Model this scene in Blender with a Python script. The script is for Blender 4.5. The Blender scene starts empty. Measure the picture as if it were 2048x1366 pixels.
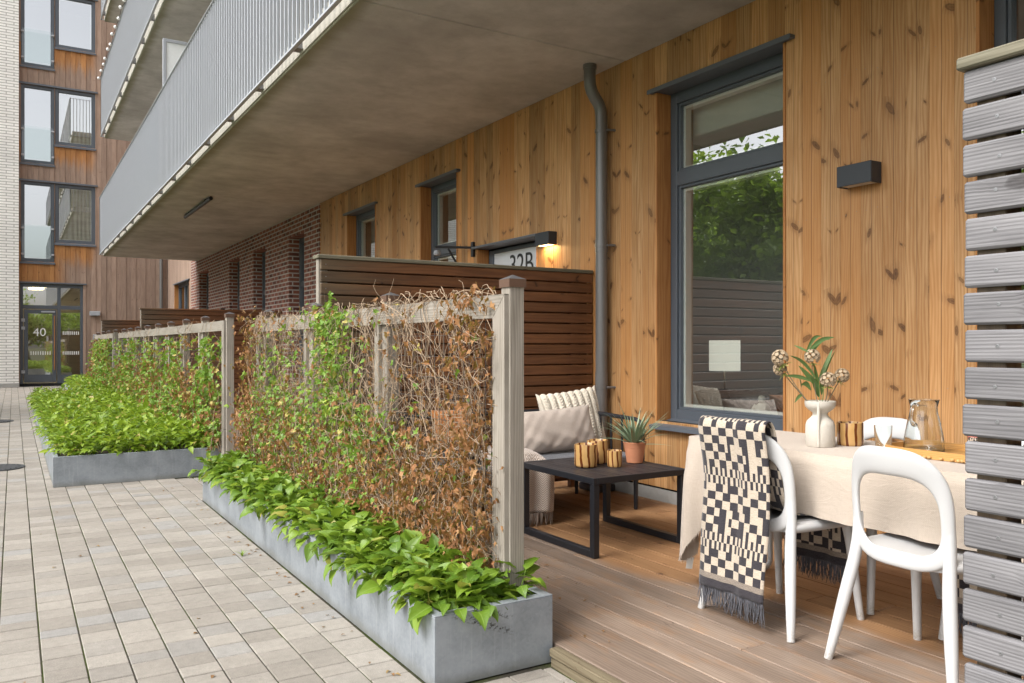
import bpy, math, random
import numpy as np
from mathutils import Vector, Matrix
R = math.radians
rng = random.Random(7)
nr = np.random.default_rng(11)
col = bpy.context.scene.collection
scn = bpy.context.scene

# ------------------------------------------------------------------ camera, sky, sun, exposure
cam = bpy.data.objects.new("camera", bpy.data.cameras.new("camera"))
col.objects.link(cam)
cam.location = (0, 0, 1.25)
cam.rotation_euler = (R(90), 0, R(-31.27))
cam.data.sensor_width = 36
cam.data.lens = 28.83
cam.data.shift_y = 0.0044
cam.data.clip_start = 0.05
cam.data.clip_end = 2000
scn.camera = cam

SUN_EL, SUN_AZ = R(50), R(266)          # azimuth of the sun, clockwise from +Y
w = bpy.data.worlds.new("World")
scn.world = w
w.use_nodes = True
wt = w.node_tree
bg = wt.nodes["Background"]
sky = wt.nodes.new("ShaderNodeTexSky")
sky.sky_type = 'NISHITA'
sky.sun_disc = False
sky.sun_elevation = SUN_EL
sky.sun_rotation = SUN_AZ
sky.air_density = 1.0
sky.dust_density = 4.0
sky.ozone_density = 1.0
hs = wt.nodes.new("ShaderNodeHueSaturation")
hs.inputs['Saturation'].default_value = 0.22
wt.links.new(sky.outputs[0], hs.inputs['Color'])
wt.links.new(hs.outputs[0], bg.inputs['Color'])
bg.inputs['Strength'].default_value = 0.15
sl = bpy.data.lights.new("sun", 'SUN')
sl.energy = 0.8
sl.angle = R(24)
sl.color = (1.0, 0.975, 0.94)
so = bpy.data.objects.new("sun", sl)
col.objects.link(so)
sd = Vector((math.sin(SUN_AZ) * math.cos(SUN_EL), math.cos(SUN_AZ) * math.cos(SUN_EL), math.sin(SUN_EL)))
so.rotation_euler = (-sd).to_track_quat('-Z', 'Y').to_euler()
so.location = (0, 0, 30)
scn.view_settings.view_transform = 'Standard'
scn.view_settings.look = 'None'
scn.view_settings.gamma = 1
scn.view_settings.exposure = 1.36
scn.render.engine = 'CYCLES'
scn.cycles.max_bounces = 8
scn.cycles.transparent_max_bounces = 16
scn.cycles.use_denoising = True

# ------------------------------------------------------------------ node helpers
class NT:
    def __init__(s, name):
        s.m = bpy.data.materials.new(name)
        s.m.use_nodes = True
        s.t = s.m.node_tree
        s.t.nodes.clear()
        s.out = s.t.nodes.new('ShaderNodeOutputMaterial')
    def put(s, sock, v):
        if v is None:
            return
        if isinstance(v, bpy.types.NodeSocket):
            s.t.links.new(v, sock)
        else:
            if hasattr(sock.default_value, '__len__') and not hasattr(v, '__len__'):
                v = (v,) * len(sock.default_value)
            if hasattr(v, '__len__') and len(v) == 3 and len(sock.default_value) == 4:
                v = (*v, 1)
            sock.default_value = v
    def n(s, typ, props=None, **ins):
        nd = s.t.nodes.new('ShaderNode' + typ)
        for k, v in (props or {}).items():
            setattr(nd, k, v)
        for k, v in ins.items():
            key = k.replace('_', ' ')
            s.put(nd.inputs[int(k[1:]) if k[0] == 'i' and k[1:].isdigit() else key], v)
        return nd
    def ma(s, op, a, b=None, c=None, clamp=False):
        nd = s.t.nodes.new('ShaderNodeMath')
        nd.operation = op
        nd.use_clamp = clamp
        for i, v in enumerate((a, b, c)):
            s.put(nd.inputs[i], v)
        return nd.outputs[0]
    def mix(s, f, a, b, blend='MIX'):
        nd = s.t.nodes.new('ShaderNodeMix')
        nd.data_type = 'RGBA'
        nd.blend_type = blend
        nd.clamp_factor = True
        s.put(nd.inputs[0], f)
        s.put(nd.inputs[6], a)
        s.put(nd.inputs[7], b)
        return nd.outputs[2]
    def ramp(s, v, a, b, lo=0.0, hi=1.0, smooth=True):
        nd = s.t.nodes.new('ShaderNodeMapRange')
        nd.interpolation_type = 'SMOOTHSTEP' if smooth else 'LINEAR'
        for i, x in enumerate((v, a, b, lo, hi)):
            s.put(nd.inputs[i], x)
        return nd.outputs[0]
    def xyz(s, x, y, z):
        return s.n('CombineXYZ', X=x, Y=y, Z=z).outputs[0]
    def noise(s, vec, scale=1.0, detail=3.0, rough=0.55, dist=0.0):
        nd = s.n('TexNoise', Vector=vec, Scale=scale, Detail=detail, Roughness=rough, Distortion=dist)
        return nd.outputs[0]
    def uv(s):
        nd = s.n('UVMap', {'uv_map': 'UVMap'})
        sp = s.n('SeparateXYZ', Vector=nd.outputs[0])
        return nd.outputs[0], sp.outputs[0], sp.outputs[1]
    def rnd(s):
        return s.n('Attribute', {'attribute_name': 'rnd'}).outputs['Fac']
    def pos(s):
        p = s.n('NewGeometry').outputs['Position']
        sp = s.n('SeparateXYZ', Vector=p)
        return p, sp.outputs[0], sp.outputs[1], sp.outputs[2]
    def bump(s, h, strength=0.3, dist=0.01):
        return s.n('Bump', Strength=strength, Distance=dist, Height=h).outputs[0]
    def bsdf(s, color, rough=0.5, normal=None, metallic=0.0, spec=0.5, **kw):
        p = s.n('BsdfPrincipled', Base_Color=color, Roughness=rough, Metallic=metallic)
        s.put(p.inputs['Specular IOR Level'], spec)
        if normal is not None:
            s.put(p.inputs['Normal'], normal)
        for k, v in kw.items():
            s.put(p.inputs[k.replace('_', ' ')], v)
        return p.outputs[0]
    def done(s, shader):
        s.t.links.new(shader, s.out.inputs[0])
        return s.m

def wood(name, light, dark, knot=(0.05, 0.02, 0.008), knots=0.5, rough=0.55, var=0.18, ring=0.012, bump=0.25,
         weather=None, wmask=None, wamount=0.0, groove=None, hue2=None, spec=0.35, ksize=1.0, kx=0.12, ky=0.38, ramt=0.42):
    m = NT(name)
    _, u, v = m.uv()
    r = m.rnd()
    r37 = m.ma('MULTIPLY', r, 37.31)
    r91 = m.ma('MULTIPLY', r, 91.7)
    # knots: one jittered point in each cell, an oval spike-knot leaning to either side
    kc = m.xyz(m.ma('ADD', m.ma('DIVIDE', u, kx), r37), m.ma('ADD', m.ma('DIVIDE', v, ky), r91), 0.0)
    vo = m.n('TexVoronoi', {'voronoi_dimensions': '2D', 'feature': 'F1'}, Vector=kc, Scale=1.0, Randomness=0.8)
    dl = m.n('VectorMath', {'operation': 'SUBTRACT'}, i0=kc, i1=vo.outputs['Position'])
    sp = m.n('SeparateXYZ', Vector=dl.outputs[0])
    dx = m.ma('MULTIPLY', sp.outputs[0], kx)
    dy = m.ma('MULTIPLY', sp.outputs[1], ky)
    hc = m.n('SeparateColor', Color=vo.outputs['Color'])
    h1, h2, h3 = hc.outputs[0], hc.outputs[1], hc.outputs[2]
    isv = m.ma('GREATER_THAN', m.ma('FRACT', m.ma('MULTIPLY', h2, 5.0)), 0.7)       # some knots come as a V-shaped pair
    sgn = m.ma('ADD', m.ma('MULTIPLY', m.ma('SUBTRACT', 1.0, isv), m.ma('MULTIPLY', m.ma('SUBTRACT', h1, 0.5), 2.6)), m.ma('MULTIPLY', isv, m.ma('SUBTRACT', -0.35, m.ma('MULTIPLY', h1, 0.75))))
    dx0 = dx
    dx = m.ma('ADD', m.ma('MULTIPLY', m.ma('SUBTRACT', 1.0, isv), dx0), m.ma('MULTIPLY', isv, m.ma('SUBTRACT', m.ma('ABSOLUTE', m.ma('ADD', dx0, m.ma('MULTIPLY', dy, m.ma('SUBTRACT', h1, 0.5)))), m.ma('ADD', 0.012, m.ma('MULTIPLY', h3, 0.03)))))
    cs, sn = m.ma('COSINE', sgn), m.ma('SINE', sgn)
    p = m.ma('ADD', m.ma('MULTIPLY', dx, cs), m.ma('MULTIPLY', dy, sn))
    q = m.ma('SUBTRACT', m.ma('MULTIPLY', dy, cs), m.ma('MULTIPLY', dx, sn))
    wob = m.noise(m.xyz(m.ma('MULTIPLY', u, 70.0), m.ma('MULTIPLY', v, 40.0), r91), 1.0, 2.0)
    size = m.ma('MULTIPLY', m.ma('ADD', 0.28, m.ma('MULTIPLY', m.ma('POWER', h2, 1.6), 1.25)), ksize)
    e = m.ma('SQRT', m.ma('ADD', m.ma('POWER', m.ma('DIVIDE', p, 0.0065), 2.0), m.ma('POWER', m.ma('DIVIDE', q, 0.017), 2.0)))
    e = m.ma('DIVIDE', m.ma('MULTIPLY', e, m.ma('ADD', 0.7, m.ma('MULTIPLY', wob, 0.6))), size)
    on = m.ma('LESS_THAN', h3, knots)
    kmask = m.ma('MULTIPLY', m.ramp(e, 1.25, 0.75), on)
    kcore = m.ma('MULTIPLY', m.ramp(e, 0.7, 0.2), on)
    halo = m.ma('MULTIPLY', m.ramp(e, 4.0, 0.8), on)
    # grain, swept round the knots
    gu = m.ma('ADD', u, m.ma('MULTIPLY', halo, m.ma('MULTIPLY', m.ma('SIGN', dx), 0.006)))
    warp = m.noise(m.xyz(m.ma('MULTIPLY', gu, 9.0), m.ma('MULTIPLY', v, 0.9), r91), 1.0, 2.0)
    warp2 = m.noise(m.xyz(m.ma('MULTIPLY', gu, 14.0), m.ma('MULTIPLY', v, 2.2), r37), 1.0, 3.0)
    fine = m.noise(m.xyz(m.ma('MULTIPLY', gu, 420.0), m.ma('MULTIPLY', v, 7.0), r91), 1.0, 3.0)
    ph = m.ma('ADD', m.ma('DIVIDE', gu, ring), m.ma('MULTIPLY', warp, 8.0))
    rings = m.ma('ABSOLUTE', m.ma('SINE', m.ma('MULTIPLY', ph, 1.9)))
    rings = m.ma('POWER', rings, 2.5)
    g = m.ma('ADD', m.ma('MULTIPLY', rings, ramt), m.ma('ADD', m.ma('MULTIPLY', m.ramp(fine, 0.3, 0.7), 0.33), m.ma('MULTIPLY', m.ramp(warp2, 0.3, 0.72), 0.4)), clamp=True)
    c = m.mix(g, light, dark)
    if hue2 is not None:
        c = m.mix(m.ma('MULTIPLY', m.ramp(m.ma('FRACT', m.ma('MULTIPLY', r, 7.7)), 0.45, 1.0), 0.8), c, hue2, 'MIX')
        c = m.mix(m.ma('MULTIPLY', g, 0.5), c, m.mix(0.35, c, dark))
    c = m.mix(m.ma('MULTIPLY', halo, 0.35), c, m.mix(0.6, dark, knot))
    rim = m.ma('MULTIPLY', m.ramp(m.ma('ABSOLUTE', m.ma('SUBTRACT', e, 1.0)), 0.35, 0.1), on)
    c = m.mix(m.ma('MULTIPLY', kmask, m.ma('ADD', 0.55, m.ma('MULTIPLY', m.ma('FRACT', m.ma('MULTIPLY', h2, 9.0)), 0.4))), c, m.mix(kcore, m.mix(0.38, knot, dark), m.mix(0.12, knot, dark)))
    c = m.mix(m.ma('MULTIPLY', rim, 0.45), c, knot)
    if weather is not None:
        if wmask is None:
            wm = wamount
        else:
            wm = wmask(m, u, v, r)
        wg = m.mix(m.ma('ADD', m.ma('MULTIPLY', g, 0.8), m.ma('MULTIPLY', kmask, 0.5), clamp=True), weather[0], weather[1])
        c = m.mix(wm, c, wg)
    val = m.ma('ADD', 1.0 - var, m.ma('MULTIPLY', m.ma('FRACT', m.ma('MULTIPLY', r, 13.13)), 2 * var))
    c = m.mix(1.0, c, m.n('CombineColor', Red=val, Green=val, Blue=val).outputs[0], 'MULTIPLY')
    hgt = m.ma('SUBTRACT', m.ma('MULTIPLY', m.ma('ADD', rings, fine), -0.5), m.ma('MULTIPLY', kmask, 0.4))
    if groove is not None:
        gd = m.ma('ABSOLUTE', m.ma('SUBTRACT', u, groove))
        gm = m.ramp(gd, 0.0022, 0.0008)
        c = m.mix(m.ma('MULTIPLY', gm, 0.75), c, knot)
        hgt = m.ma('SUBTRACT', hgt, m.ma('MULTIPLY', gm, 3.0))
    nrm = m.bump(hgt, bump, 0.002)
    return m.done(m.bsdf(c, m.ma('ADD', rough - 0.08, m.ma('MULTIPLY', g, 0.16)), nrm, spec=spec))

def plain(name, color, rough=0.5, metallic=0.0, nscale=30.0, namp=0.12, bump=0.05, spec=0.5, var=0.0, **kw):
    m = NT(name)
    p, x, y, z = m.pos()
    f = m.noise(p, nscale, 4.0)
    f2 = m.noise(p, nscale * 0.12, 3.0)
    k = m.ma('ADD', 1.0 - namp, m.ma('MULTIPLY', m.ma('ADD', f, f2), namp))
    if var:
        k = m.ma('MULTIPLY', k, m.ma('ADD', 1 - var, m.ma('MULTIPLY', m.rnd(), 2 * var)))
    c = m.mix(1.0, color, m.n('CombineColor', Red=k, Green=k, Blue=k).outputs[0], 'MULTIPLY')
    rr = m.ma('ADD', rough - 0.06, m.ma('MULTIPLY', f2, 0.12))
    return m.done(m.bsdf(c, rr, m.bump(f, bump, 0.003), metallic, spec, **kw))

def fabric(name, color, color2=None, scale=900.0, rough=0.9, bump=0.35, amp=0.5, blot=0.15, sheen=0.25, crease=0.0):
    m = NT(name)
    _, u, v = m.uv()
    p, x, y, z = m.pos()
    wu = m.ma('SINE', m.ma('MULTIPLY', u, scale))
    wv = m.ma('SINE', m.ma('MULTIPLY', v, scale))
    wv_ = m.ma('MULTIPLY', wu, wv)
    slub = m.noise(m.xyz(m.ma('MULTIPLY', u, 30.0), m.ma('MULTIPLY', v, 500.0), 0.0), 1.0, 3.0)
    slub2 = m.noise(m.xyz(m.ma('MULTIPLY', u, 500.0), m.ma('MULTIPLY', v, 30.0), 3.0), 1.0, 3.0)
    big = m.noise(p, 6.0, 3.0)
    f = m.ma('ADD', m.ma('MULTIPLY', m.ramp(slub, 0.3, 0.7), 0.5), m.ma('MULTIPLY', m.ramp(slub2, 0.3, 0.7), 0.5))
    c2 = color2 or tuple(q * (1 - amp * 0.5) for q in color)
    c = m.mix(f, c2, color)
    k = m.ma('ADD', 1 - blot, m.ma('MULTIPLY', big, 2 * blot))
    c = m.mix(1.0, c, m.n('CombineColor', Red=k, Green=k, Blue=k).outputs[0], 'MULTIPLY')
    h = m.ma('ADD', m.ma('MULTIPLY', wv_, 0.4), m.ma('ADD', slub, slub2))
    if crease:
        cr = m.noise(m.xyz(m.ma('MULTIPLY', u, 5.0), m.ma('MULTIPLY', v, 16.0), z), 1.0, 4.0, 0.6, 1.2)
        cr = m.ma('ABSOLUTE', m.ma('SUBTRACT', cr, 0.5))
        h = m.ma('ADD', h, m.ma('MULTIPLY', m.ramp(cr, 0.12, 0.0), crease))
    return m.done(m.bsdf(c, rough, m.bump(h, bump, 0.0015), spec=0.2, Sheen_Weight=sheen))

def leafmat(name, c1, c2, c3, vein=0.5, trans=0.3, rough=0.45, dry=None, dryamt=0.0):
    m = NT(name)
    _, u, v = m.uv()
    r = m.rnd()
    c = m.mix(m.ma('FRACT', m.ma('MULTIPLY', r, 5.3)), c1, c2)
    c = m.mix(m.ramp(m.ma('FRACT', m.ma('MULTIPLY', r, 17.9)), 0.7, 1.0), c, c3)
    au = m.ma('ABSOLUTE', u)
    side = m.ma('ABSOLUTE', m.ma('SINE', m.ma('MULTIPLY', m.ma('SUBTRACT', v, m.ma('MULTIPLY', au, 0.35)), 17.0)))
    vm = m.ma('MAXIMUM', m.ramp(au, 0.10, 0.02), m.ma('MULTIPLY', m.ramp(side, 0.25, 0.0), 0.45))
    c = m.mix(m.ma('MULTIPLY', vm, vein), c, m.mix(0.55, c, (0.30, 0.42, 0.10)))
    if dry is not None:
        c = m.mix(m.ramp(m.ma('FRACT', m.ma('MULTIPLY', r, 29.3)), 1.0 - dryamt, 1.0 - dryamt * 0.6), c, dry)
    p = m.bsdf(c, rough, m.bump(m.ma('MULTIPLY', vm, -1.0), 0.35 * vein, 0.002), spec=0.45)
    if trans > 0:
        t = m.n('BsdfTranslucent', Color=m.mix(0.4, c, (0.35, 0.5, 0.05)))
        mx = m.n('MixShader', Fac=trans)
        m.t.links.new(p, mx.inputs[1])
        m.t.links.new(t.outputs[0], mx.inputs[2])
        p = mx.outputs[0]
    return m.done(p)

def plastic(name, color):
    m = NT(name)
    p, x, y, z = m.pos()
    f = m.noise(p, 9.0, 4.0); s_ = m.noise(p, 130.0, 3.0)
    dirt = m.ma('MULTIPLY', m.ramp(m.ma('ADD', z, m.ma('MULTIPLY', f, 0.08)), 0.19, 0.10), m.ramp(s_, 0.4, 0.6, 0.2, 0.7))
    scuff = m.ma('MULTIPLY', m.ramp(m.noise(m.xyz(m.ma('MULTIPLY', x, 60.0), m.ma('MULTIPLY', y, 60.0), m.ma('MULTIPLY', z, 260.0)), 1.0, 2.0), 0.72, 0.76), 0.35)
    c = m.mix(dirt, color, (0.30, 0.26, 0.21))
    c = m.mix(scuff, c, (0.34, 0.33, 0.32))
    return m.done(m.bsdf(c, m.ma('ADD', 0.26, m.ma('MULTIPLY', f, 0.22)), m.bump(s_, 0.03, 0.002), spec=0.5))

def emis(name, color, strength):
    m = NT(name)
    return m.done(m.n('Emission', Color=color, Strength=strength).outputs[0])

def glassmat(name, tint=(0.9, 0.95, 0.93), ior=1.9, bumpy=0.0, body=0.0):
    m = NT(name)
    nrm = None
    if bumpy:
        p, x, y, z = m.pos()
        nrm = m.bump(m.noise(p, 1.3, 1.0), bumpy, 0.02)
    fr = m.n('Fresnel', IOR=ior, Normal=nrm) if nrm is not None else m.n('Fresnel', IOR=ior)
    bk = m.n('NewGeometry').outputs['Backfacing']
    fac = m.ma('MULTIPLY', fr.outputs[0], m.ma('SUBTRACT', 1.0, bk))
    tr = m.n('BsdfTransparent', Color=tint)
    gl = m.n('BsdfGlossy', Color=(1, 1, 1), Roughness=0.0)
    if nrm is not None:
        m.t.links.new(nrm, gl.inputs['Normal'])
    mx = m.n('MixShader', Fac=fac)
    m.t.links.new(tr.outputs[0], mx.inputs[1])
    m.t.links.new(gl.outputs[0], mx.inputs[2])
    return m.done(mx.outputs[0])

def brickmat(name, c1, c2, mortar, bw=0.25, bh=0.075, ms=0.011, rough=0.85, bump=0.6, dark=None):
    m = NT(name)
    uvv, u, v = m.uv()
    b = m.n('TexBrick', {'offset': 0.5}, Vector=uvv, Color1=c1, Color2=c2, Mortar=mortar, Scale=1.0,
            Mortar_Size=ms, Mortar_Smooth=0.2, Bias=0.0, Brick_Width=bw, Row_Height=bh)
    f = m.noise(uvv, 40.0, 4.0)
    big = m.noise(uvv, 1.2, 3.0)
    k = m.ma('ADD', 0.62, m.ma('MULTIPLY', m.ma('ADD', f, big), 0.38))
    c = m.mix(1.0, b.outputs[0], m.n('CombineColor', Red=k, Green=k, Blue=k).outputs[0], 'MULTIPLY')
    if dark is not None:
        cell = m.n('TexWhiteNoise', {'noise_dimensions': '2D'}, Vector=m.xyz(m.ma('FLOOR', m.ma('DIVIDE', u, bw * 0.5)), m.ma('FLOOR', m.ma('DIVIDE', v, bh)), 0.0)).outputs[0]
        c = m.mix(m.ma('MULTIPLY', m.ma('MULTIPLY', m.ramp(cell, 0.6, 1.0), 0.7), m.ma('SUBTRACT', 1.0, b.outputs[1])), c, dark)
    h = m.ma('ADD', m.ma('MULTIPLY', b.outputs[1], -1.0), m.ma('MULTIPLY', f, 0.3))
    return m.done(m.bsdf(c, rough, m.bump(h, bump, 0.01), spec=0.2))

# ------------------------------------------------------------------ mesh builder
ORG = {}
class MB:
    def __init__(s):
        s.v = []; s.f = []; s.uv = []; s.r = []; s.m = []; s.n = 0
    def add(s, verts, faces, uvs=None, rnd=0.0, mat=0):
        b = s.n
        s.v.extend([tuple(p) for p in verts])
        s.n += len(verts)
        for i, f in enumerate(faces):
            s.f.append(tuple(b + k for k in f))
            if uvs is None:
                s.uv.extend([(0.0, 0.0)] * len(f))
            else:
                s.uv.extend([uvs[k] for k in f])
            s.r.append(rnd)
            s.m.append(mat[i] if isinstance(mat, (list, tuple)) else mat)
    def box(s, lo, hi, long=2, bev=0.0, rnd=None, mat=0, M=None, uvo=None, bottom=True):
        """box lo..hi, uv in metres: v along axis `long`, u across"""
        if rnd is None:
            rnd = rng.random()
        lo = [min(a, b) for a, b in zip(lo, hi)] if False else list(lo); hi = list(hi)
        ou, ov = uvo if uvo else (0.0, rnd * 7.0)
        ax = [0, 1, 2]
        a1, a2 = [k for k in ax if k != long]
        quads = []
        bev = min(bev, 0.45 * min(hi[k] - lo[k] for k in ax))
        def emit(pts, axis):
            V = []
            for p in pts:
                if axis == long:
                    V.append((p[a1] - lo[a1] + ou, p[a2] - lo[a2] + ov))
                else:
                    o = a2 if axis == a1 else a1
                    V.append((p[o] - lo[o] + ou, p[long] - lo[long] + ov))
            P = [tuple(M @ Vector(p)) for p in pts] if M is not None else pts
            s.add(P, [tuple(range(len(pts)))], V, rnd, mat)
        C = [(lo[k] + hi[k]) / 2 for k in ax]
        for axis in ax:
            for sg in (-1, 1):
                if axis == 2 and sg < 0 and not bottom:
                    continue
                i, j = [k for k in ax if k != axis]
                pts = []
                for (si, sj) in ((-1, -1), (1, -1), (1, 1), (-1, 1)):
                    p = [0, 0, 0]
                    p[axis] = lo[axis] if sg < 0 else hi[axis]
                    p[i] = (lo[i] + bev) if si < 0 else (hi[i] - bev)
                    p[j] = (lo[j] + bev) if sj < 0 else (hi[j] - bev)
                    pts.append(p)
                nrm = (Vector(pts[1]) - Vector(pts[0])).cross(Vector(pts[2]) - Vector(pts[0]))
                if nrm[axis] * sg < 0:
                    pts.reverse()
                emit(pts, axis)
        if bev > 0:
            for axis in ax:                       # twelve chamfers
                i, j = [k for k in ax if k != axis]
                for si in (-1, 1):
                    for sj in (-1, 1):
                        def pt(e, which):
                            p = [0, 0, 0]
                            p[axis] = (lo[axis] + bev) if e < 0 else (hi[axis] - bev)
                            ei = lo[i] if si < 0 else hi[i]
                            ej = lo[j] if sj < 0 else hi[j]
                            p[i] = ei if which == 0 else ei - si * bev
                            p[j] = ej - sj * bev if which == 0 else ej
                            return p
                        pts = [pt(-1, 0), pt(1, 0), pt(1, 1), pt(-1, 1)]
                        nrm = (Vector(pts[1]) - Vector(pts[0])).cross(Vector(pts[2]) - Vector(pts[0]))
                        d = Vector([0, 0, 0]); d[i] = si; d[j] = sj
                        if nrm.dot(d) < 0:
                            pts.reverse()
                        emit(pts, i if i != long else j)
            for sx in (-1, 1):                    # eight corners
                for sy in (-1, 1):
                    for sz in (-1, 1):
                        c = [lo[k] if q < 0 else hi[k] for k, q in zip(ax, (sx, sy, sz))]
                        sg = (sx, sy, sz)
                        pts = []
                        for k in ax:
                            p = [c[t] - (sg[t] * bev if t != k else 0) for t in ax]
                            pts.append(p)
                        nrm = (Vector(pts[1]) - Vector(pts[0])).cross(Vector(pts[2]) - Vector(pts[0]))
                        if nrm.dot(Vector(sg)) < 0:
                            pts.reverse()
                        emit(pts, a1)
        return s
    def tube(s, pts, rad, n=8, cap=True, rnd=0.0, mat=0, flat=None):
        """tube through pts; rad a number or list of numbers or (a,b) pairs"""
        P = [Vector(p) for p in pts]
        if not isinstance(rad, (list, tuple)):
            rad = [rad] * len(P)
        ring = []
        up = Vector(flat) if flat is not None else None
        L = 0.0
        verts = []; uvs = []
        prev = None
        for k, p in enumerate(P):
            t = (P[min(k + 1, len(P) - 1)] - P[max(k - 1, 0)])
            if t.length < 1e-9:
                t = Vector((0, 0, 1))
            t.normalize()
            if up is not None:
                a = up - t * up.dot(t)
            elif prev is None:
                a = t.orthogonal()
            else:
                a = prev - t * prev.dot(t)
            if a.length < 1e-6:
                a = t.orthogonal()
            a.normalize(); prev = a
            b = t.cross(a)
            if k:
                L += (p - P[k - 1]).length
            r = rad[k]
            ra, rb = r if isinstance(r, (list, tuple)) else (r, r)
            for i in range(n):
                an = 2 * math.pi * i / n
                verts.append(p + a * (ra * math.cos(an)) + b * (rb * math.sin(an)))
                uvs.append((i / n * 2 * math.pi * ra, L))
        faces = []
        for k in range(len(P) - 1):
            for i in range(n):
                j = (i + 1) % n
                faces.append((k * n + i, k * n + j, (k + 1) * n + j, (k + 1) * n + i))
        if cap:
            faces.append(tuple(reversed(range(n))))
            faces.append(tuple((len(P) - 1) * n + i for i in range(n)))
        s.add(verts, faces, uvs, rnd, mat)
        return s
    def lathe(s, prof, c=(0, 0, 0), n=32, rnd=0.0, mat=0, wob=None):
        verts = []; uvs = []; faces = []
        L = 0
        for k, (r, z) in enumerate(prof):
            if k:
                L += math.hypot(r - prof[k - 1][0], z - prof[k - 1][1])
            for i in range(n):
                a = 2 * math.pi * i / n
                rr = r * (1 + (wob(a, z) if wob else 0))
                verts.append((c[0] + rr * math.cos(a), c[1] + rr * math.sin(a), c[2] + z))
                uvs.append((i / n, L))
        for k in range(len(prof) - 1):
            for i in range(n):
                j = (i + 1) % n
                faces.append((k * n + i, k * n + j, (k + 1) * n + j, (k + 1) * n + i))
        mats = mat
        if prof[0][0] > 1e-5:
            faces.append(tuple(reversed(range(n))))
            if isinstance(mat, list): mats = mat + [mat[0]]
        if prof[-1][0] > 1e-5:
            faces.append(tuple((len(prof) - 1) * n + i for i in range(n)))
        s.add(verts, faces, uvs, rnd, mats if not isinstance(mats, list) else mats[0])
        return s
    def grid(s, fn, nu, nv, rnd=0.0, mat=None, uvf=None, closed=False):
        """fn(i/nu, j/nv) -> point; mat(i,j)"""
        verts = []; uvs = []
        for j in range(nv + 1):
            for i in range(nu + 1):
                a, b = i / nu, j / nv
                verts.append(fn(a, b))
                uvs.append(uvf(a, b) if uvf else (a, b))
        W = nu + 1
        faces = []; ms = []
        for j in range(nv):
            for i in range(nu):
                faces.append((j * W + i, j * W + i + 1, (j + 1) * W + i + 1, (j + 1) * W + i))
                ms.append(mat(i, j) if mat else 0)
        s.add(verts, faces, uvs, rnd, ms)
        return s
    def bulk(s, V, F, UV, Rn, mat=0):
        """numpy: V (k,nv,3) copies of a template with faces F (list of index tuples), UV (nv,2) and Rn (k,)"""
        k, nv, _ = V.shape
        b = s.n
        s.v.extend(map(tuple, V.reshape(-1, 3).tolist()))
        s.n += k * nv
        UVl = [tuple(x) for x in UV]
        for c in range(k):
            o = b + c * nv
            for f in F:
                s.f.append(tuple(o + i for i in f))
                s.uv.extend([UVl[i] for i in f])
            s.r.extend([float(Rn[c])] * len(F))
            s.m.extend([mat] * len(F))
        return s
    def build(s, name, mats, parent=None, smooth=False, local=False, angle=None, solid=0.0, loc=None):
        if not isinstance(mats, (list, tuple)):
            mats = [mats]
        me = bpy.data.meshes.new(name)
        V = np.array(s.v, dtype=float)
        if parent is not None:
            o0 = np.zeros(3) if local else np.array(ORG.get(parent.name, (0, 0, 0)), float)
        elif loc is not None:
            o0 = np.array(loc, float)
        else:
            o0 = np.array([(V[:, 0].min() + V[:, 0].max()) / 2, (V[:, 1].min() + V[:, 1].max()) / 2, V[:, 2].min()])
        V = V - o0
        me.from_pydata(V.tolist(), [], s.f)
        ul = me.uv_layers.new(name='UVMap')
        ul.data.foreach_set('uv', np.array(s.uv, dtype=np.float32).ravel())
        at = me.attributes.new('rnd', 'FLOAT', 'FACE')
        at.data.foreach_set('value', np.array(s.r, dtype=np.float32))
        me.polygons.foreach_set('material_index', np.array(s.m, dtype=np.int32))
        if smooth:
            me.polygons.foreach_set('use_smooth', np.ones(len(s.f), dtype=bool))
        for m in mats:
            me.materials.append(m)
        me.update()
        if smooth and angle:
            me.set_sharp_from_angle(angle=R(angle))
        ob = bpy.data.objects.new(name, me)
        col.objects.link(ob)
        if parent is not None:
            ob.parent = parent
            ORG[ob.name] = ORG.get(parent.name, (0, 0, 0)) if not local else (0, 0, 0)
        else:
            ob.location = tuple(o0)
            ORG[ob.name] = tuple(o0)
        if solid:
            md = ob.modifiers.new('solid', 'SOLIDIFY')
            md.thickness = solid
            md.offset = 0
        return ob

def tag(o, label=None, cat=None, group=None, kind=None):
    if label: o['label'] = label
    if cat: o['category'] = cat
    if group: o['group'] = group
    if kind: o['kind'] = kind
    return o
def thing(name, loc, label, cat, group=None, rz=0.0):
    o = bpy.data.objects.new(name, None)
    col.objects.link(o)
    o.empty_display_size = 0.1
    o.location = loc
    o.rotation_euler = (0, 0, rz)
    ORG[o.name] = tuple(loc)
    return tag(o, label, cat, group)
def copy_tree(o, parent=None):
    c = o.copy()
    col.objects.link(c)
    c.parent = parent
    for ch in list(o.children):
        copy_tree(ch, c)
    return c
def text_mesh(s, body, size, M, mat, name, parent, extrude=0.001, font_scale_x=1.0):
    cu = bpy.data.curves.new(name, 'FONT')
    cu.body = body
    cu.size = size
    cu.extrude = extrude
    cu.align_x = 'CENTER'
    cu.align_y = 'CENTER'
    tmp = bpy.data.objects.new(name + '_curve', cu)
    col.objects.link(tmp)
    bpy.context.view_layer.update()
    me = bpy.data.meshes.new_from_object(tmp.evaluated_get(bpy.context.evaluated_depsgraph_get()))
    bpy.data.objects.remove(tmp)
    me.name = name
    S = Matrix.Diagonal((font_scale_x, 1, 1, 1))
    me.transform(M @ S)
    o0 = Vector(ORG.get(parent.name, (0, 0, 0)))
    me.transform(Matrix.Translation(-o0))
    me.materials.clear()
    me.materials.append(mat)
    ob = bpy.data.objects.new(name, me)
    col.objects.link(ob)
    ob.parent = parent
    ORG[ob.name] = tuple(o0)
    return ob
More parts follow.
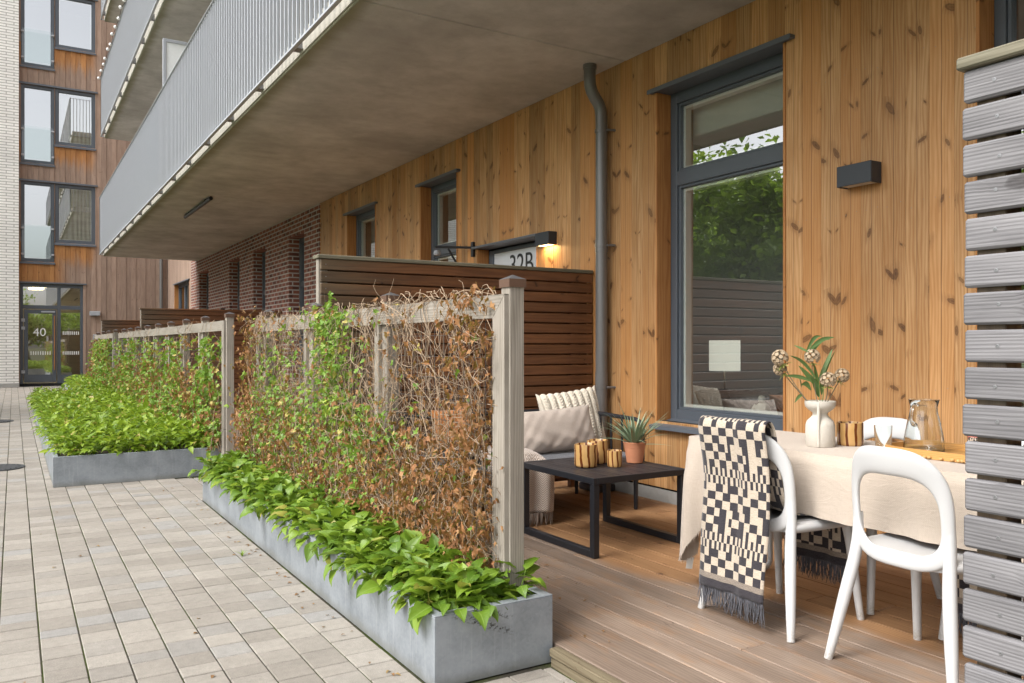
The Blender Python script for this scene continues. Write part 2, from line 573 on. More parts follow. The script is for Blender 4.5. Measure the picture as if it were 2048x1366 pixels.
# ------------------------------------------------------------------ materials
def protected(m, u, v, r):           # grey weathering everywhere but under the sills, where rain does not reach
    p, x, y, z = m.pos()
    nz = m.noise(m.xyz(m.ma('MULTIPLY', x, 7.0), 0.0, m.ma('MULTIPLY', z, 0.8)), 1.0, 3.0)
    tot = None
    for zs, zl in ((4.45, 3.85), (7.55, 6.85), (10.6, 9.9)):
        a = m.ma('MULTIPLY', m.ramp(z, zs + 0.05, zs), m.ramp(m.ma('SUBTRACT', z, m.ma('MULTIPLY', nz, 1.0)), zs - 1.35, zs - 0.75))
        a = m.ma('MULTIPLY', a, m.ramp(x, 2.35, 2.0))
        tot = a if tot is None else m.ma('MAXIMUM', tot, a)
    a = m.ma('MULTIPLY', m.ramp(x, 1.6, 1.0), m.ma('MULTIPLY', m.ramp(z, 3.2, 3.3), m.ramp(z, 4.2, 3.9)))
    tot = m.ma('MAXIMUM', tot, a)
    return m.ma('SUBTRACT', 1.0, m.ma('MULTIPLY', tot, 0.95), clamp=True)
def deckwear(m, u, v, r):
    p, x, y, z = m.pos()
    nz = m.noise(m.xyz(m.ma('MULTIPLY', x, 3.0), m.ma('MULTIPLY', y, 1.2), 0.0), 1.0, 4.0)
    edge = m.ma('ADD', 2.74, m.ma('ADD', m.ma('MULTIPLY', m.ma('SUBTRACT', r, 0.5), 0.12), m.ma('MULTIPLY', m.ma('SUBTRACT', nz, 0.5), 0.30)))
    edge = m.ma('ADD', edge, m.ramp(y, 3.4, 2.4, 0.0, 0.25))
    d = m.ma('SUBTRACT', x, edge)
    wm = m.ramp(d, 0.10, -0.04)
    patch = m.noise(m.xyz(m.ma('MULTIPLY', x, 16.0), m.ma('MULTIPLY', y, 5.0), m.ma('MULTIPLY', r, 30.0)), 1.0, 5.0, 0.65)
    return m.ma('MULTIPLY', wm, m.ramp(patch, 0.62, 0.50, 0.66, 0.98))
def fencewear(m, u, v, r):
    p, x, y, z = m.pos()
    nz = m.noise(m.xyz(m.ma('MULTIPLY', x, 2.0), m.ma('MULTIPLY', z, 30.0), 0.0), 1.0, 3.0)
    return m.ramp(m.ma('ADD', x, m.ma('MULTIPLY', nz, 0.8)), 3.1, 2.1, 0.0, 0.85)

M_pine = wood("pine_cladding", (0.58, 0.35, 0.165), (0.365, 0.178, 0.062), (0.062, 0.022, 0.009), knots=0.55, rough=0.5, var=0.22,
              groove=0.069, hue2=(0.48, 0.21, 0.060), ring=0.012, bump=0.18, kx=0.13, ky=0.30, ksize=1.6, ramt=0.46)
M_reveal = wood("pine_reveal", (0.50, 0.235, 0.075), (0.34, 0.135, 0.038), knots=0.4, var=0.05, ring=0.02)
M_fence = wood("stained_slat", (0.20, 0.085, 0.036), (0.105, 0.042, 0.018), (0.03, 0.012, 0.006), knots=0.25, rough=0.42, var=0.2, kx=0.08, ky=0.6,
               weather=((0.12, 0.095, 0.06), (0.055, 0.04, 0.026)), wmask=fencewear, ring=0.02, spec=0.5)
M_grey = wood("weathered_slat", (0.235, 0.228, 0.232), (0.09, 0.086, 0.089), (0.06, 0.055, 0.055), knots=0.22, rough=0.75, var=0.12, ring=0.0052, ramt=0.22, bump=0.5, kx=0.08, ky=0.5, ksize=1.3, spec=0.2)
M_post = wood("trellis_timber", (0.36, 0.305, 0.235), (0.20, 0.16, 0.112), (0.08, 0.055, 0.035), knots=0.3, rough=0.7, var=0.1, ring=0.008, bump=0.35, ky=0.6, kx=0.09, spec=0.2,
              weather=((0.36, 0.35, 0.33), (0.18, 0.17, 0.155)), wamount=0.45)
M_mossy = wood("mossy_cap_timber", (0.215, 0.195, 0.14), (0.10, 0.09, 0.06), knots=0.15, rough=0.8, var=0.1, bump=0.5)
M_deck = wood("deck_board", (0.36, 0.205, 0.10), (0.20, 0.10, 0.046), (0.06, 0.025, 0.012), knots=0.35, rough=0.5, var=0.16, ring=0.010, bump=0.35, kx=0.15, ky=0.7, ramt=0.3,
              weather=((0.29, 0.222, 0.172), (0.115, 0.080, 0.060)), wmask=deckwear)
M_decke = wood("deck_edge", (0.215, 0.18, 0.115), (0.11, 0.085, 0.05), knots=0.1, rough=0.8, var=0.1, bump=0.5)
M_facade = wood("weathered_cladding", (0.52, 0.26, 0.085), (0.33, 0.13, 0.04), knots=0.5, rough=0.65, var=0.16, kx=0.15, ky=0.5,
                weather=((0.40, 0.29, 0.225), (0.20, 0.13, 0.095)), wmask=protected)
M_brick = brickmat("red_brick", (0.30, 0.115, 0.078), (0.205, 0.08, 0.06), (0.45, 0.42, 0.385), 0.25, 0.075, 0.012, dark=(0.07, 0.035, 0.035))
M_white = brickmat("white_brick", (0.86, 0.845, 0.81), (0.80, 0.785, 0.75), (0.42, 0.40, 0.375), 0.40, 0.085, 0.012, bump=0.8)
M_metal = plain("dark_grey_metal", (0.085, 0.099, 0.118), 0.42, 0.0, 60, 0.1, 0.02)
M_trim = plain("flashing_metal", (0.105, 0.118, 0.138), 0.45, 0.0, 60, 0.1, 0.02)
M_lampbody = plain("anthracite_lamp", (0.028, 0.032, 0.04), 0.45, 0.0, 200, 0.1, 0.04)
M_black = plain("black_powder_coat", (0.014, 0.015, 0.019), 0.42, 0.0, 250, 0.1, 0.05)
M_slat = wood("black_table_slat", (0.034, 0.031, 0.034), (0.014, 0.013, 0.015), knots=0.0, rough=0.45, var=0.2, ring=0.01)
M_pipe = plain("downpipe_metal", (0.155, 0.15, 0.145), 0.34, 0.15, 40, 0.1, 0.02)
M_rail = plain("railing_paint", (0.37, 0.388, 0.42), 0.45, 0.0, 30, 0.06, 0.01)
M_cream = plain("slab_edge", (0.44, 0.415, 0.355), 0.8, 0.0, 12, 0.2, 0.1)
M_dark = plain("dark_void", (0.012, 0.012, 0.013), 0.8)
M_room = plain("room_paint", (0.5, 0.49, 0.46), 0.8, 0, 10, 0.05)
M_innerframe = plain("inner_sash_paint", (0.72, 0.71, 0.67), 0.5, 0, 20, 0.05)
M_glass = glassmat("window_glass", (0.82, 0.86, 0.84), 3.8, 0.012)
M_glassf = glassmat("facade_glass", (0.70, 0.74, 0.72), 6.0, 0.02)
M_frost = plain("frosted_transom", (0.62, 0.64, 0.67), 0.35, 0, 8, 0.05)
M_ink = plain("black_lettering", (0.02, 0.02, 0.022), 0.5)
M_whiteink = plain("white_lettering", (0.85, 0.86, 0.86), 0.5)
M_plinth = plain("plinth_concrete", (0.33, 0.32, 0.30), 0.85, 0, 25, 0.3, 0.2)
M_chair = plastic("white_plastic", (0.545, 0.545, 0.54))
M_curtain = fabric("curtain_cloth", (0.42, 0.40, 0.33), scale=300, bump=0.1)
M_soil = plain("soil", (0.035, 0.024, 0.016), 0.95, 0, 60, 0.4, 0.8)
M_steel = plain("screw_steel", (0.24, 0.24, 0.245), 0.45, 0.7, 100, 0.05)
M_cap = plain("post_cap_metal", (0.16, 0.16, 0.165), 0.4, 0.6, 60, 0.15, 0.05)
M_rust = plain("post_cap_band", (0.13, 0.075, 0.05), 0.6, 0.3, 80, 0.3, 0.1)

def concrete_soffit():
    m = NT("soffit_concrete")
    p, x, y, z = m.pos()
    a = m.noise(m.xyz(m.ma('MULTIPLY', x, 1.1), m.ma('MULTIPLY', y, 0.9), z), 1.0, 6.0, 0.65)
    b = m.noise(m.xyz(m.ma('MULTIPLY', x, 3.5), m.ma('MULTIPLY', y, 5.0), z), 1.0, 5.0, 0.65)
    c3 = m.noise(p, 45.0, 3.0)
    c = m.mix(m.ramp(a, 0.3, 0.72), (0.37, 0.355, 0.33), (0.57, 0.555, 0.525))
    c = m.mix(m.ma('MULTIPLY', m.ramp(b, 0.35, 0.75), 0.30), c, (0.235, 0.215, 0.19))
    c = m.mix(m.ma('MULTIPLY', m.ramp(c3, 0.62, 0.75), 0.3), c, (0.2, 0.17, 0.15))
    jag = m.ma('MULTIPLY', m.ma('SUBTRACT', m.noise(m.xyz(0.0, m.ma('MULTIPLY', y, 3.0), 0.0), 1.0, 4.0), 0.5), 0.16)
    moss = m.ramp(m.ma('ADD', x, jag), 2.12, 1.95)
    c = m.mix(m.ma('MULTIPLY', moss, 0.75), c, (0.16, 0.15, 0.07))
    return m.done(m.bsdf(c, 0.85, m.bump(m.ma('ADD', b, m.ma('MULTIPLY', c3, 0.4)), 0.25, 0.006), spec=0.25))
M_soffit = concrete_soffit()

def galvanized():
    m = NT("galvanized_steel")
    p, x, y, z = m.pos()
    vo = m.n('TexVoronoi', Vector=p, Scale=95.0)
    sp = m.n('SeparateColor', Color=vo.outputs['Color'])
    a = m.noise(p, 5.0, 5.0, 0.6)
    st = m.noise(m.xyz(m.ma('MULTIPLY', x, 55.0), m.ma('MULTIPLY', y, 55.0), m.ma('MULTIPLY', z, 3.0)), 1.0, 3.0)
    c = m.mix(m.ramp(a, 0.3, 0.7), (0.205, 0.228, 0.25), (0.30, 0.326, 0.352))
    c = m.mix(m.ma('MULTIPLY', sp.outputs[0], 0.16), c, (0.45, 0.48, 0.505))
    c = m.mix(m.ma('MULTIPLY', m.ramp(st, 0.52, 0.8), 0.35), c, (0.47, 0.49, 0.505))
    # dark scuffs on the end face of the front planter
    q = m.ma('ADD', z, m.ma('MULTIPLY', m.ma('SUBTRACT', x, 1.42), 0.42))
    sc = m.noise(m.xyz(m.ma('MULTIPLY', x, 60.0), 2.0, m.ma('MULTIPLY', z, 95.0)), 1.0, 4.0, 0.7)
    band = m.ramp(m.ma('ABSOLUTE', m.ma('SUBTRACT', q, 0.245)), 0.022, 0.004)
    band2 = m.ramp(m.ma('ABSOLUTE', m.ma('SUBTRACT', q, 0.30)), 0.016, 0.003)
    on = m.ma('MULTIPLY', m.ramp(y, 2.75, 2.70), m.ramp(x, 1.66, 1.6))
    on = m.ma('MULTIPLY', on, m.ramp(x, 1.36, 1.40))
    k = m.ma('MULTIPLY', m.ma('MULTIPLY', m.ma('MAXIMUM', band, band2), m.ramp(sc, 0.50, 0.58)), on)
    c = m.mix(m.ma('MULTIPLY', k, 0.9), c, (0.03, 0.028, 0.027))
    dirt = m.ma('MULTIPLY', m.ramp(m.ma('ADD', z, m.ma('MULTIPLY', a, 0.06)), 0.09, 0.03), 0.5)
    c = m.mix(dirt, c, (0.17, 0.165, 0.13))
    return m.done(m.bsdf(c, m.ma('ADD', 0.42, m.ma('MULTIPLY', a, 0.2)), m.bump(a, 0.05, 0.004), 0.35, 0.5))
M_galv = galvanized()

def paver():
    m = NT("paver_stone")
    p, x, y, z = m.pos()
    r = m.rnd()
    a = m.noise(p, 260.0, 3.0, 0.75)
    b = m.noise(p, 3.0, 4.0)
    d = m.noise(p, 28.0, 4.0)
    r2 = m.ma('FRACT', m.ma('MULTIPLY', r, 7.31))
    c = m.mix(r, (0.238, 0.214, 0.184), (0.318, 0.29, 0.252))
    c = m.mix(m.ramp(r2, 0.78, 1.0, 0.0, 0.6), c, (0.27, 0.268, 0.262))
    k = m.ma('ADD', 0.36, m.ma('ADD', m.ma('MULTIPLY', m.ramp(a, 0.25, 0.75), 0.42), m.ma('ADD', m.ma('MULTIPLY', b, 0.38), m.ma('MULTIPLY', d, 0.38))))
    c = m.mix(1.0, c, m.n('CombineColor', Red=k, Green=k, Blue=k).outputs[0], 'MULTIPLY')
    st = m.noise(p, 1.1, 5.0, 0.65)
    c = m.mix(m.ma('MULTIPLY', m.ramp(st, 0.56, 0.72), 0.3), c, (0.19, 0.17, 0.145))
    return m.done(m.bsdf(c, 0.8, m.bump(m.ma('ADD', a, m.ma('MULTIPLY', d, 0.5)), 0.4, 0.003), spec=0.3))
M_paver = paver()
def joint():
    m = NT("joint_sand_and_moss")
    p, x, y, z = m.pos()
    a = m.noise(p, 2.2, 4.0)
    b = m.noise(p, 60.0, 3.0)
    c = m.mix(m.ramp(a, 0.42, 0.6), (0.06, 0.053, 0.042), (0.05, 0.065, 0.015))
    c = m.mix(m.ramp(b, 0.4, 0.8, 0.0, 0.6), c, (0.03, 0.027, 0.02))
    return m.done(m.bsdf(c, 0.95, m.bump(b, 0.5, 0.01), spec=0.1))
M_joint = joint()
M_lawn = plain("lawn_grass", (0.06, 0.11, 0.02), 0.9, 0, 8, 0.4, 0.5)

# ------------------------------------------------------------------ ground and paving
def flat(name, x0, x1, y0, y1, z, mat, label, cat):
    b = MB()
    b.add([(x0, y0, z), (x1, y0, z), (x1, y1, z), (x0, y1, z)], [(0, 1, 2, 3)], [(x0, y0), (x1, y0), (x1, y1), (x0, y1)])
    return tag(b.build(name, mat), label, cat, kind='structure')
flat("ground", -400, 400, -400, 400, -0.02, M_joint, "bare earth and sand bed under and around the courtyard", "ground")
flat("lawn", -60, -4.0, -60, 80, -0.008, M_lawn, "green lawn at the far side of the courtyard path", "lawn")

def lay_paving():
    b = MB()
    y_lo, y_hi, pw, g, bv = -2.0, 29.4, 0.1495, 0.0075, 0.003
    def stone(x0, x1, y0, y1):
        z = rng.gauss(0, 0.0009)
        b.box((x0 + g / 2.7, y0 + g / 2.9, -0.06), (x1 - g / 2.7, y1 - g / 2.9, z), 1, bv, bottom=False)
    x = 1.14
    cols = [(x - pw * (k + 1), x - pw * k) for k in range(28)]
    for (x0, x1) in cols:
        y = y_lo - rng.random() * 0.2
        while y < y_hi:
            L = rng.choice((0.105, 0.14, 0.14, 0.14, 0.175))
            stone(x0, x1, y, y + L)
            y += L
    # border course along the front planter, and columns between and behind the planters
    y = y_lo
    while y < 7.6:
        L = rng.choice((0.105, 0.14, 0.175))
        stone(1.14, 1.30, y, y + L)
        y += L
    for k in range(4):
        x0 = 1.30 + k * pw
        for (ya, yb) in ((y_lo, 2.66), (6.99, 8.25)):
            y = ya
            while y < yb - 0.06:
                L = min(rng.choice((0.14, 0.175, 0.21)), yb - y)
                if x0 + pw < 1.79 or ya > 3:
                    stone(x0, x0 + pw, y, y + L)
                else:
                    stone(x0, 1.789, y, y + L)
                y += L
    y = 7.6
    while y < 29.3:
        stone(1.14, 1.30, y, y + 0.175); y += 0.175
    return b
pav = lay_paving()
tag(pav.build("paving", M_paver), "beige and grey concrete block paving with mossy joints", "paving", kind='structure')
b = MB()
b.add([(-3.05, -2.0, -0.0055), (2.1, -2.0, -0.0055), (2.1, 29.4, -0.0055), (-3.05, 29.4, -0.0055)], [(0, 1, 2, 3)])
tag(b.build("paving_joint_bed", M_joint), "dark mossy sand showing in the joints of the paving", "paving bed", kind='structure')

def manhole(x, y, r, label):
    b = MB()
    b.lathe([(0.0, 0.009), (r - 0.05, 0.009), (r - 0.048, 0.005), (r - 0.04, 0.005), (r - 0.038, 0.010), (r, 0.010), (r + 0.002, -0.01)], (x, y, 0), 48)
    for k in range(9):
        xx = x - r * 0.7 + k * r * 0.175
        hl = math.sqrt(max(0, (r * 0.82) ** 2 - (xx - x) ** 2))
        b.box((xx - 0.008, y - hl, 0.008), (xx + 0.008, y + hl, 0.013), 1)
    tag(b.build("manhole_cover", plain("cast_iron", (0.05, 0.052, 0.055), 0.6, 0.3, 80, 0.2, 0.1)), label, "manhole cover", "manhole covers in the paving")
manhole(-0.17, 9.9, 0.27, "round dark iron manhole cover in the paving beside the bigger planter")
manhole(-0.30, 16.0, 0.30, "round iron manhole cover farther along the path towards the glass door")

# deck
def deck():
    b = MB()
    w_, g = 0.145, 0.005
    x = 1.838
    while x < 4.19:
        x1 = min(x + w_ - g, 4.2)
        y = -2.6 - rng.random() * 2
        while y < 23.8:
            L = rng.uniform(2.6, 4.2)
            b.box((x, y, 0.042), (x1, y + L - 0.003, 0.07 + rng.gauss(0, 0.0006)), 1, 0.003, bottom=False)
            y += L
        x += w_
    b.box((1.838, -3, -0.018), (4.2, 23.8, 0.038), 1, 0, mat=1)
    b.box((1.79, -2.6, 0.035), (1.834, 2.668, 0.068), 1, 0.004, mat=2)
    b.box((1.797, -2.6, -0.018), (1.832, 2.668, 0.031), 1, 0.004, mat=2)
    return b.build("terrace_deck", [M_deck, M_dark, M_decke])
tag(deck(), "timber terrace deck, orange near the wall and grey brown at its outer edge", "deck", kind='structure')

# ------------------------------------------------------------------ apartment building beside the terrace
XW = 4.2
bld = thing("apartment_building", (4.2, 8.0, 0.0), "long apartment building clad in knotty pine and red brick with concrete balconies", "building")
OPEN = [(1.10, 2.35, 0.07, 3.19), (3.557, 4.794, 0.68, 3.19), (6.46, 7.63, 0.07, 2.28), (8.08, 9.05, 0.68, 3.18), (10.48, 11.6, 0.68, 3.18)]
BOPEN = [(13.66, 14.54, 0.1, 3.17), (16.16, 17.1, 0.1, 3.17), (18.3, 19.28, 0.1, 3.17), (21.63, 22.8, 0.1, 3.17)]
def minus(a0, a1, z0, z1, ops):
    cuts = sorted({a0, a1, *[min(max(q, a0), a1) for o in ops for q in o[:2]]})
    out = []
    for p, q in zip(cuts, cuts[1:]):
        if q - p < 1e-4:
            continue
        zs = [(z0, z1)]
        for o in ops:
            if o[0] < q - 1e-5 and o[1] > p + 1e-5:
                nz = []
                for (s0, s1) in zs:
                    if o[2] > s0: nz.append((s0, min(s1, o[2])))
                    if o[3] < s1: nz.append((max(s0, o[3]), s1))
                zs = [t for t in nz if t[1] - t[0] > 1e-4]
        out += [(p, q, s0, s1) for (s0, s1) in zs]
    return out
b = MB()
pw = 0.138
y = 3.43 - 47 * pw
while y < 12.84:
    y1 = min(y + pw, 12.84)
    r = rng.random()
    for (p, q, s0, s1) in minus(y + 0.0004, y1 - 0.0004, 0.175, 3.6, OPEN):
        b.box((XW, p, s0), (XW + 0.022, q, s1), 2, 0.0028, r, uvo=(p - y, s0 + r * 7))
    y = y1
b.build("wood_cladding", M_pine, bld)
# rows of small bright nail heads
b = MB()
for zz in (0.62, 1.02, 2.03, 2.86, 3.3):
    y = 3.43 - 20 * pw
    while y < 12.8:
        for dy in (0.03, 0.105):
            yy = y + dy + rng.gauss(0, 0.003); z_ = zz + rng.gauss(0, 0.012)
            if not any(o[0] < yy < o[1] and o[2] < z_ < o[3] for o in OPEN):
                b.lathe([(0.0026, -0.0005), (0.0018, 0.0008), (0.0, 0.001)], (0, 0, 0), 6)
                base = b.n - 18
                for k in range(18):
                    px, py, pz = b.v[base + k]
                    b.v[base + k] = (XW - pz, yy + py, z_ + px)
        y += pw
b.build("cladding_nails", M_steel, bld)["kind"] = "stuff"
b = MB()
for (p, q, s0, s1) in minus(-3.1, 12.86, 0.07, 3.75, OPEN):
    b.box((XW + 0.025, p, s0), (XW + 0.30, q, s1), 2, 0, mat=0)
b.box((XW + 0.004, -3.1, 0.03), (XW + 0.0245, 1.1, 0.16), 1, 0, mat=1)
for (p, q) in ((2.35, 6.46), (7.63, 12.86)):
    b.box((XW + 0.004, p, 0.03), (XW + 0.0245, q, 0.16), 1, 0, mat=1)
b.build("wall_core", [M_dark, M_plinth], bld)
b = MB()
def brickbox(lo, hi):
    n0 = len(b.uv)
    b.box(lo, hi, 2, 0, rnd=0.0)
    # brick uv straight from position so that the courses run on
    k = 0
    for f in b.f[-6:]:
        V = [Vector(b.v[i]) for i in f]
        n = (V[1] - V[0]).cross(V[2] - V[0])
        for p in V:
            b.uv[n0 + k] = (p.x if abs(n.y) > abs(n.x) and abs(n.y) > abs(n.z) else p.y, p.z)
            k += 1
for (p, q, s0, s1) in minus(12.86, 24.0, 0.0, 3.6, BOPEN):
    brickbox((XW - 0.012, p, s0), (XW + 0.30, q, s1))
b.build("brick_wall", M_brick, bld)
b = MB()
for k in range(190):                                    # cladding of the upper storeys behind the balconies
    y0 = -3 + k * 0.142
    b.box((XW + 0.002, y0, 3.78), (XW + 0.03, y0 + 0.1405, 14.0), 2, 0.003)
b.build("upper_wall", M_facade, bld)

def lh(kind, base, a0, a1, d0, d1, z0, z1):
    return ((base + d0, a0, z0), (base + d1, a1, z1)) if kind == 'x' else ((a0, base + d0, z0), (a1, base + d1, z1))
def window(parent, kind, base, a0, a1, z0, z1, depth, bars_z=(), bars_a=(), fw=0.075, glass=None, room=2.0, light_sash=False,
           trim=True, sill=True, mat=None, name="window", reveal=None, curtain=None, roomc=None, label=None):
    mat = mat or M_metal
    f = MB()
    d0, d1 = depth, depth + 0.07
    f.box(*lh(kind, base, a0, a0 + fw, d0, d1, z0, z1), 2, 0.004)
    f.box(*lh(kind, base, a1 - fw, a1, d0, d1, z0, z1), 2, 0.004)
    f.box(*lh(kind, base, a0 + fw, a1 - fw, d0, d1, z1 - fw, z1), 1 if kind == 'x' else 0, 0.004)
    f.box(*lh(kind, base, a0 + fw, a1 - fw, d0, d1, z0, z0 + fw), 1 if kind == 'x' else 0, 0.004)
    for (zb, h) in bars_z:
        f.box(*lh(kind, base, a0 + fw, a1 - fw, d0 + 0.002, d1 - 0.002, zb, zb + h), 1 if kind == 'x' else 0, 0.004)
    for (ab, wd) in bars_a:
        f.box(*lh(kind, base, ab, ab + wd, d0 + 0.003, d1 - 0.003, z0 + fw, z1 - fw), 2, 0.004)
    # sash step inside each light
    zs = [z0 + fw] + [q for (zb, h) in bars_z for q in (zb, zb + h)] + [z1 - fw]
    as_ = [a0 + fw] + [q for (ab, wd) in bars_a for q in (ab, ab + wd)] + [a1 - fw]
    panes = []; inn = MB()
    for i in range(0, len(as_), 2):
        for j in range(0, len(zs), 2):
            p, q, s0, s1 = as_[i], as_[i + 1], zs[j], zs[j + 1]
            t = 0.02
            for (e0, e1, g0, g1) in ((p, p + t, s0, s1), (q - t, q, s0, s1), (p + t, q - t, s0, s0 + t), (p + t, q - t, s1 - t, s1)):
                f.box(*lh(kind, base, e0, e1, d0 + 0.018, d1 - 0.008, g0, g1), 2, 0.003)
            if light_sash:
                t2 = 0.024
                for (e0, e1, g0, g1) in ((p + t, p + t + t2, s0 + t, s1 - t), (q - t - t2, q - t, s0 + t, s1 - t), (p + t + t2, q - t - t2, s0 + t, s0 + t + t2 * 0.8), (p + t + t2, q - t - t2, s1 - t - t2, s1 - t)):
                    inn.box(*lh(kind, base, e0, e1, d1 - 0.02, d1 + 0.04, g0, g1), 2, 0.002)
            dd = d0 + 0.046
            c = [(p + t, s0 + t), (q - t, s0 + t), (q - t, s1 - t), (p + t, s1 - t)]
            P = [((base + dd, a, z) if kind == 'x' else (a, base + dd, z)) for a, z in c]
            if kind == 'x': P.reverse()
            pn = MB(); pn.add(P, [(0, 1, 2, 3)]); panes.append(pn)
    fo = f.build(name, mat, parent)
    if label: fo['label'] = label
    for pn in panes: pn.build("pane", glass or M_glass, fo)
    if light_sash:
        inn.build("inner_sash", M_innerframe, fo)
    if trim:
        t = MB()
        t.box(*lh(kind, base, a0 - 0.07, a1 + 0.05, -0.045, depth - 0.002, z1 - 0.004, z1 + 0.02), 1 if kind == 'x' else 0, 0.003)
        t.box(*lh(kind, base, a0 - 0.07, a1 + 0.05, -0.05, -0.044, z1 - 0.014, z1 + 0.02), 1 if kind == 'x' else 0, 0.002)
        t.build("head_flashing", M_trim, fo)
    if sill:
        s_ = MB()
        zt, zf = z0 + 0.012, z0 - 0.03
        f0, f1 = -0.06, depth + 0.004
        if kind == 'x':
            P = [(base + f0, a0 - 0.03, zf), (base + f0, a1 + 0.01, zf), (base + f1, a1 + 0.01, zt), (base + f1, a0 - 0.03, zt),
                 (base + f0, a0 - 0.03, zf - 0.028), (base + f0, a1 + 0.01, zf - 0.028), (base + f1, a1 + 0.01, zt - 0.02), (base + f1, a0 - 0.03, zt - 0.02)]
            F = [(3, 2, 1, 0), (0, 1, 5, 4), (4, 5, 6, 7), (0, 4, 7, 3), (1, 2, 6, 5)]
        else:
            P = [(a0 - 0.02, base + f0, zf), (a1 + 0.02, base + f0, zf), (a1 + 0.02, base + f1, zt), (a0 - 0.02, base + f1, zt),
                 (a0 - 0.02, base + f0, zf - 0.05), (a1 + 0.02, base + f0, zf - 0.05), (a1 + 0.02, base + f1, zt - 0.02), (a0 - 0.02, base + f1, zt - 0.02)]
            F = [(0, 1, 2, 3), (4, 5, 1, 0), (7, 6, 5, 4), (3, 7, 4, 0), (5, 6, 2, 1)]
        s_.add(P, F)
        s_.build("sill", M_trim, fo)
    if reveal is not None:
        rv = MB()
        for (p, q) in ((a0 + 0.0006, a0 + 0.02), (a1 - 0.02, a1 - 0.0006)):
            rv = MB(); rv.box(*lh(kind, base, p, q, -0.006, depth - 0.001, z0 + (0.0 if sill else -0.0), z1 - 0.006), 2, 0.002); rv.build("reveal", reveal, fo)
    if room:
        rm = MB()
        e = 0.6 if roomc is None else roomc
        A0, A1, Z0, Z1, D0, D1 = a0 - e, a1 + e, max(z0 - 0.62, 0.06), z1 + 0.12, 0.31, room
        back = [lh(kind, base, A0, A1, D1, D1 + 0.05, Z0, Z1)] if room < 4 else [lh(kind, base, 6.0, A1, D1, D1 + 0.05, Z0, Z1), lh(kind, base, A0, 2.3, D1, D1 + 0.05, Z0, Z1), lh(kind, base, 2.3, 6.0, D1, D1 + 0.05, Z0, 0.5), lh(kind, base, 2.3, 6.0, D1, D1 + 0.05, 2.9, Z1)]  # deep room: unseen back opening added to let sky light onto the lamp
        for (lo, hi) in (*back, lh(kind, base, A0 - 0.05, A0, D0, D1, Z0, Z1), lh(kind, base, A1, A1 + 0.05, D0, D1, Z0, Z1),
                         lh(kind, base, A0, A1, D0, D1, Z0 - 0.05, Z0), lh(kind, base, A0, A1, D0, D1, Z1, Z1 + 0.05)):
            rm.box(lo, hi, 2, 0)
        # the dark lining of the wall between frame and room
        for (p, q, s0, s1) in ((a0 - 0.03, a0 - 0.022, z0, z1), (a1 + 0.022, a1 + 0.03, z0, z1)):
            pass
        rm.build("interior_wall", M_room, fo)
    if curtain:
        cu = MB()
        for (p, q) in curtain:
            n = 60
            def fn(a, t, p=p, q=q):
                aa = p + (q - p) * a
                dd = depth + 0.17 + 0.025 * math.sin(a * 45 + 1.3 * math.sin(a * 9)) * (0.5 + 0.5 * t)
                zz = z1 - 0.05 + (z0 + 0.05 - z1 + 0.05) * t
                return (base + dd, aa, zz) if kind == 'x' else (aa, base + dd, zz)
            cu.grid(fn, n, 6)
        cu.build("curtain", M_curtain, fo, smooth=True)
    return fo
TRX = [(2.475, 0.11)]
window(bld, 'x', XW, 3.557, 4.794, 0.68, 3.19, 0.135, bars_z=TRX, light_sash=True, reveal=M_reveal, room=4.6, roomc=1.4, fw=0.085, label="big ground floor window of the dining terrace")
window(bld, 'x', XW, 8.08, 9.05, 0.68, 3.18, 0.135, bars_z=[(2.33, 0.11)], reveal=M_reveal, light_sash=True)
window(bld, 'x', XW, 10.48, 11.6, 0.68, 3.18, 0.135, bars_z=[(2.33, 0.11)], reveal=M_reveal, light_sash=True)
window(bld, 'x', XW, 1.10, 2.35, 0.07, 3.19, 0.135, bars_z=[(2.475, 0.11)], reveal=M_reveal, sill=False, name="patio_door")
for (p, q, s0, s1) in BOPEN:
    window(bld, 'x', XW, p, q, s0, s1, 0.17, bars_z=[(2.3, 0.09)], trim=False, sill=False)
# blind cassette inside the big window
b = MB()
b.box((4.52, 3.3, 2.88), (4.60, 5.0, 3.12), 1, 0.01)
b.build("roller_blind", plain("blind_fabric", (0.46, 0.50, 0.45), 0.7), bld)
# front door of number 32B
f = MB()
d0 = 0.14
for bx in ((6.47, 6.55, 0.08, 2.26), (7.54, 7.62, 0.08, 2.26)):
    f.box((XW + d0, bx[0], bx[2]), (XW + d0 + 0.07, bx[1], bx[3]), 2, 0.003)
f.box((XW + d0, 6.55, 2.225), (XW + d0 + 0.07, 7.54, 2.26), 1, 0.003)
f.box((XW + d0, 6.55, 1.80), (XW + d0 + 0.07, 7.54, 1.86), 1, 0.003)
do = f.build("front_door", M_metal, bld)
f = MB(); f.box((XW + d0 + 0.02, 6.55, 0.09), (XW + d0 + 0.06, 7.54, 1.80), 2, 0.004); f.build("door_leaf", M_metal, do)
f = MB(); f.box((XW + d0 + 0.02, 6.55, 1.86), (XW + d0 + 0.04, 7.54, 2.225), 1, 0.0); f.build("transom_panel", M_frost, do)
TX = Matrix(((0, 0, -1, 0), (-1, 0, 0, 0), (0, 1, 0, 0), (0, 0, 0, 1)))
text_mesh(None, "32B", 0.30, Matrix.Translation((XW + d0 + 0.017, 7.0, 2.065)) @ TX, M_ink, "house_number", do)
f = MB(); f.tube([(XW + 0.10, 6.64, 1.0), (XW + 0.10, 6.64, 1.18)], 0.011); f.tube([(XW + 0.10, 6.64, 1.03), (XW + 0.16, 6.64, 1.03)], 0.008); f.build("handle", M_steel, do)
f = MB(); f.box((XW - 0.05, 6.42, 2.276), (XW + 0.138, 7.67, 2.30), 1, 0.003); f.build("head_flashing", M_trim, do)
f = MB()
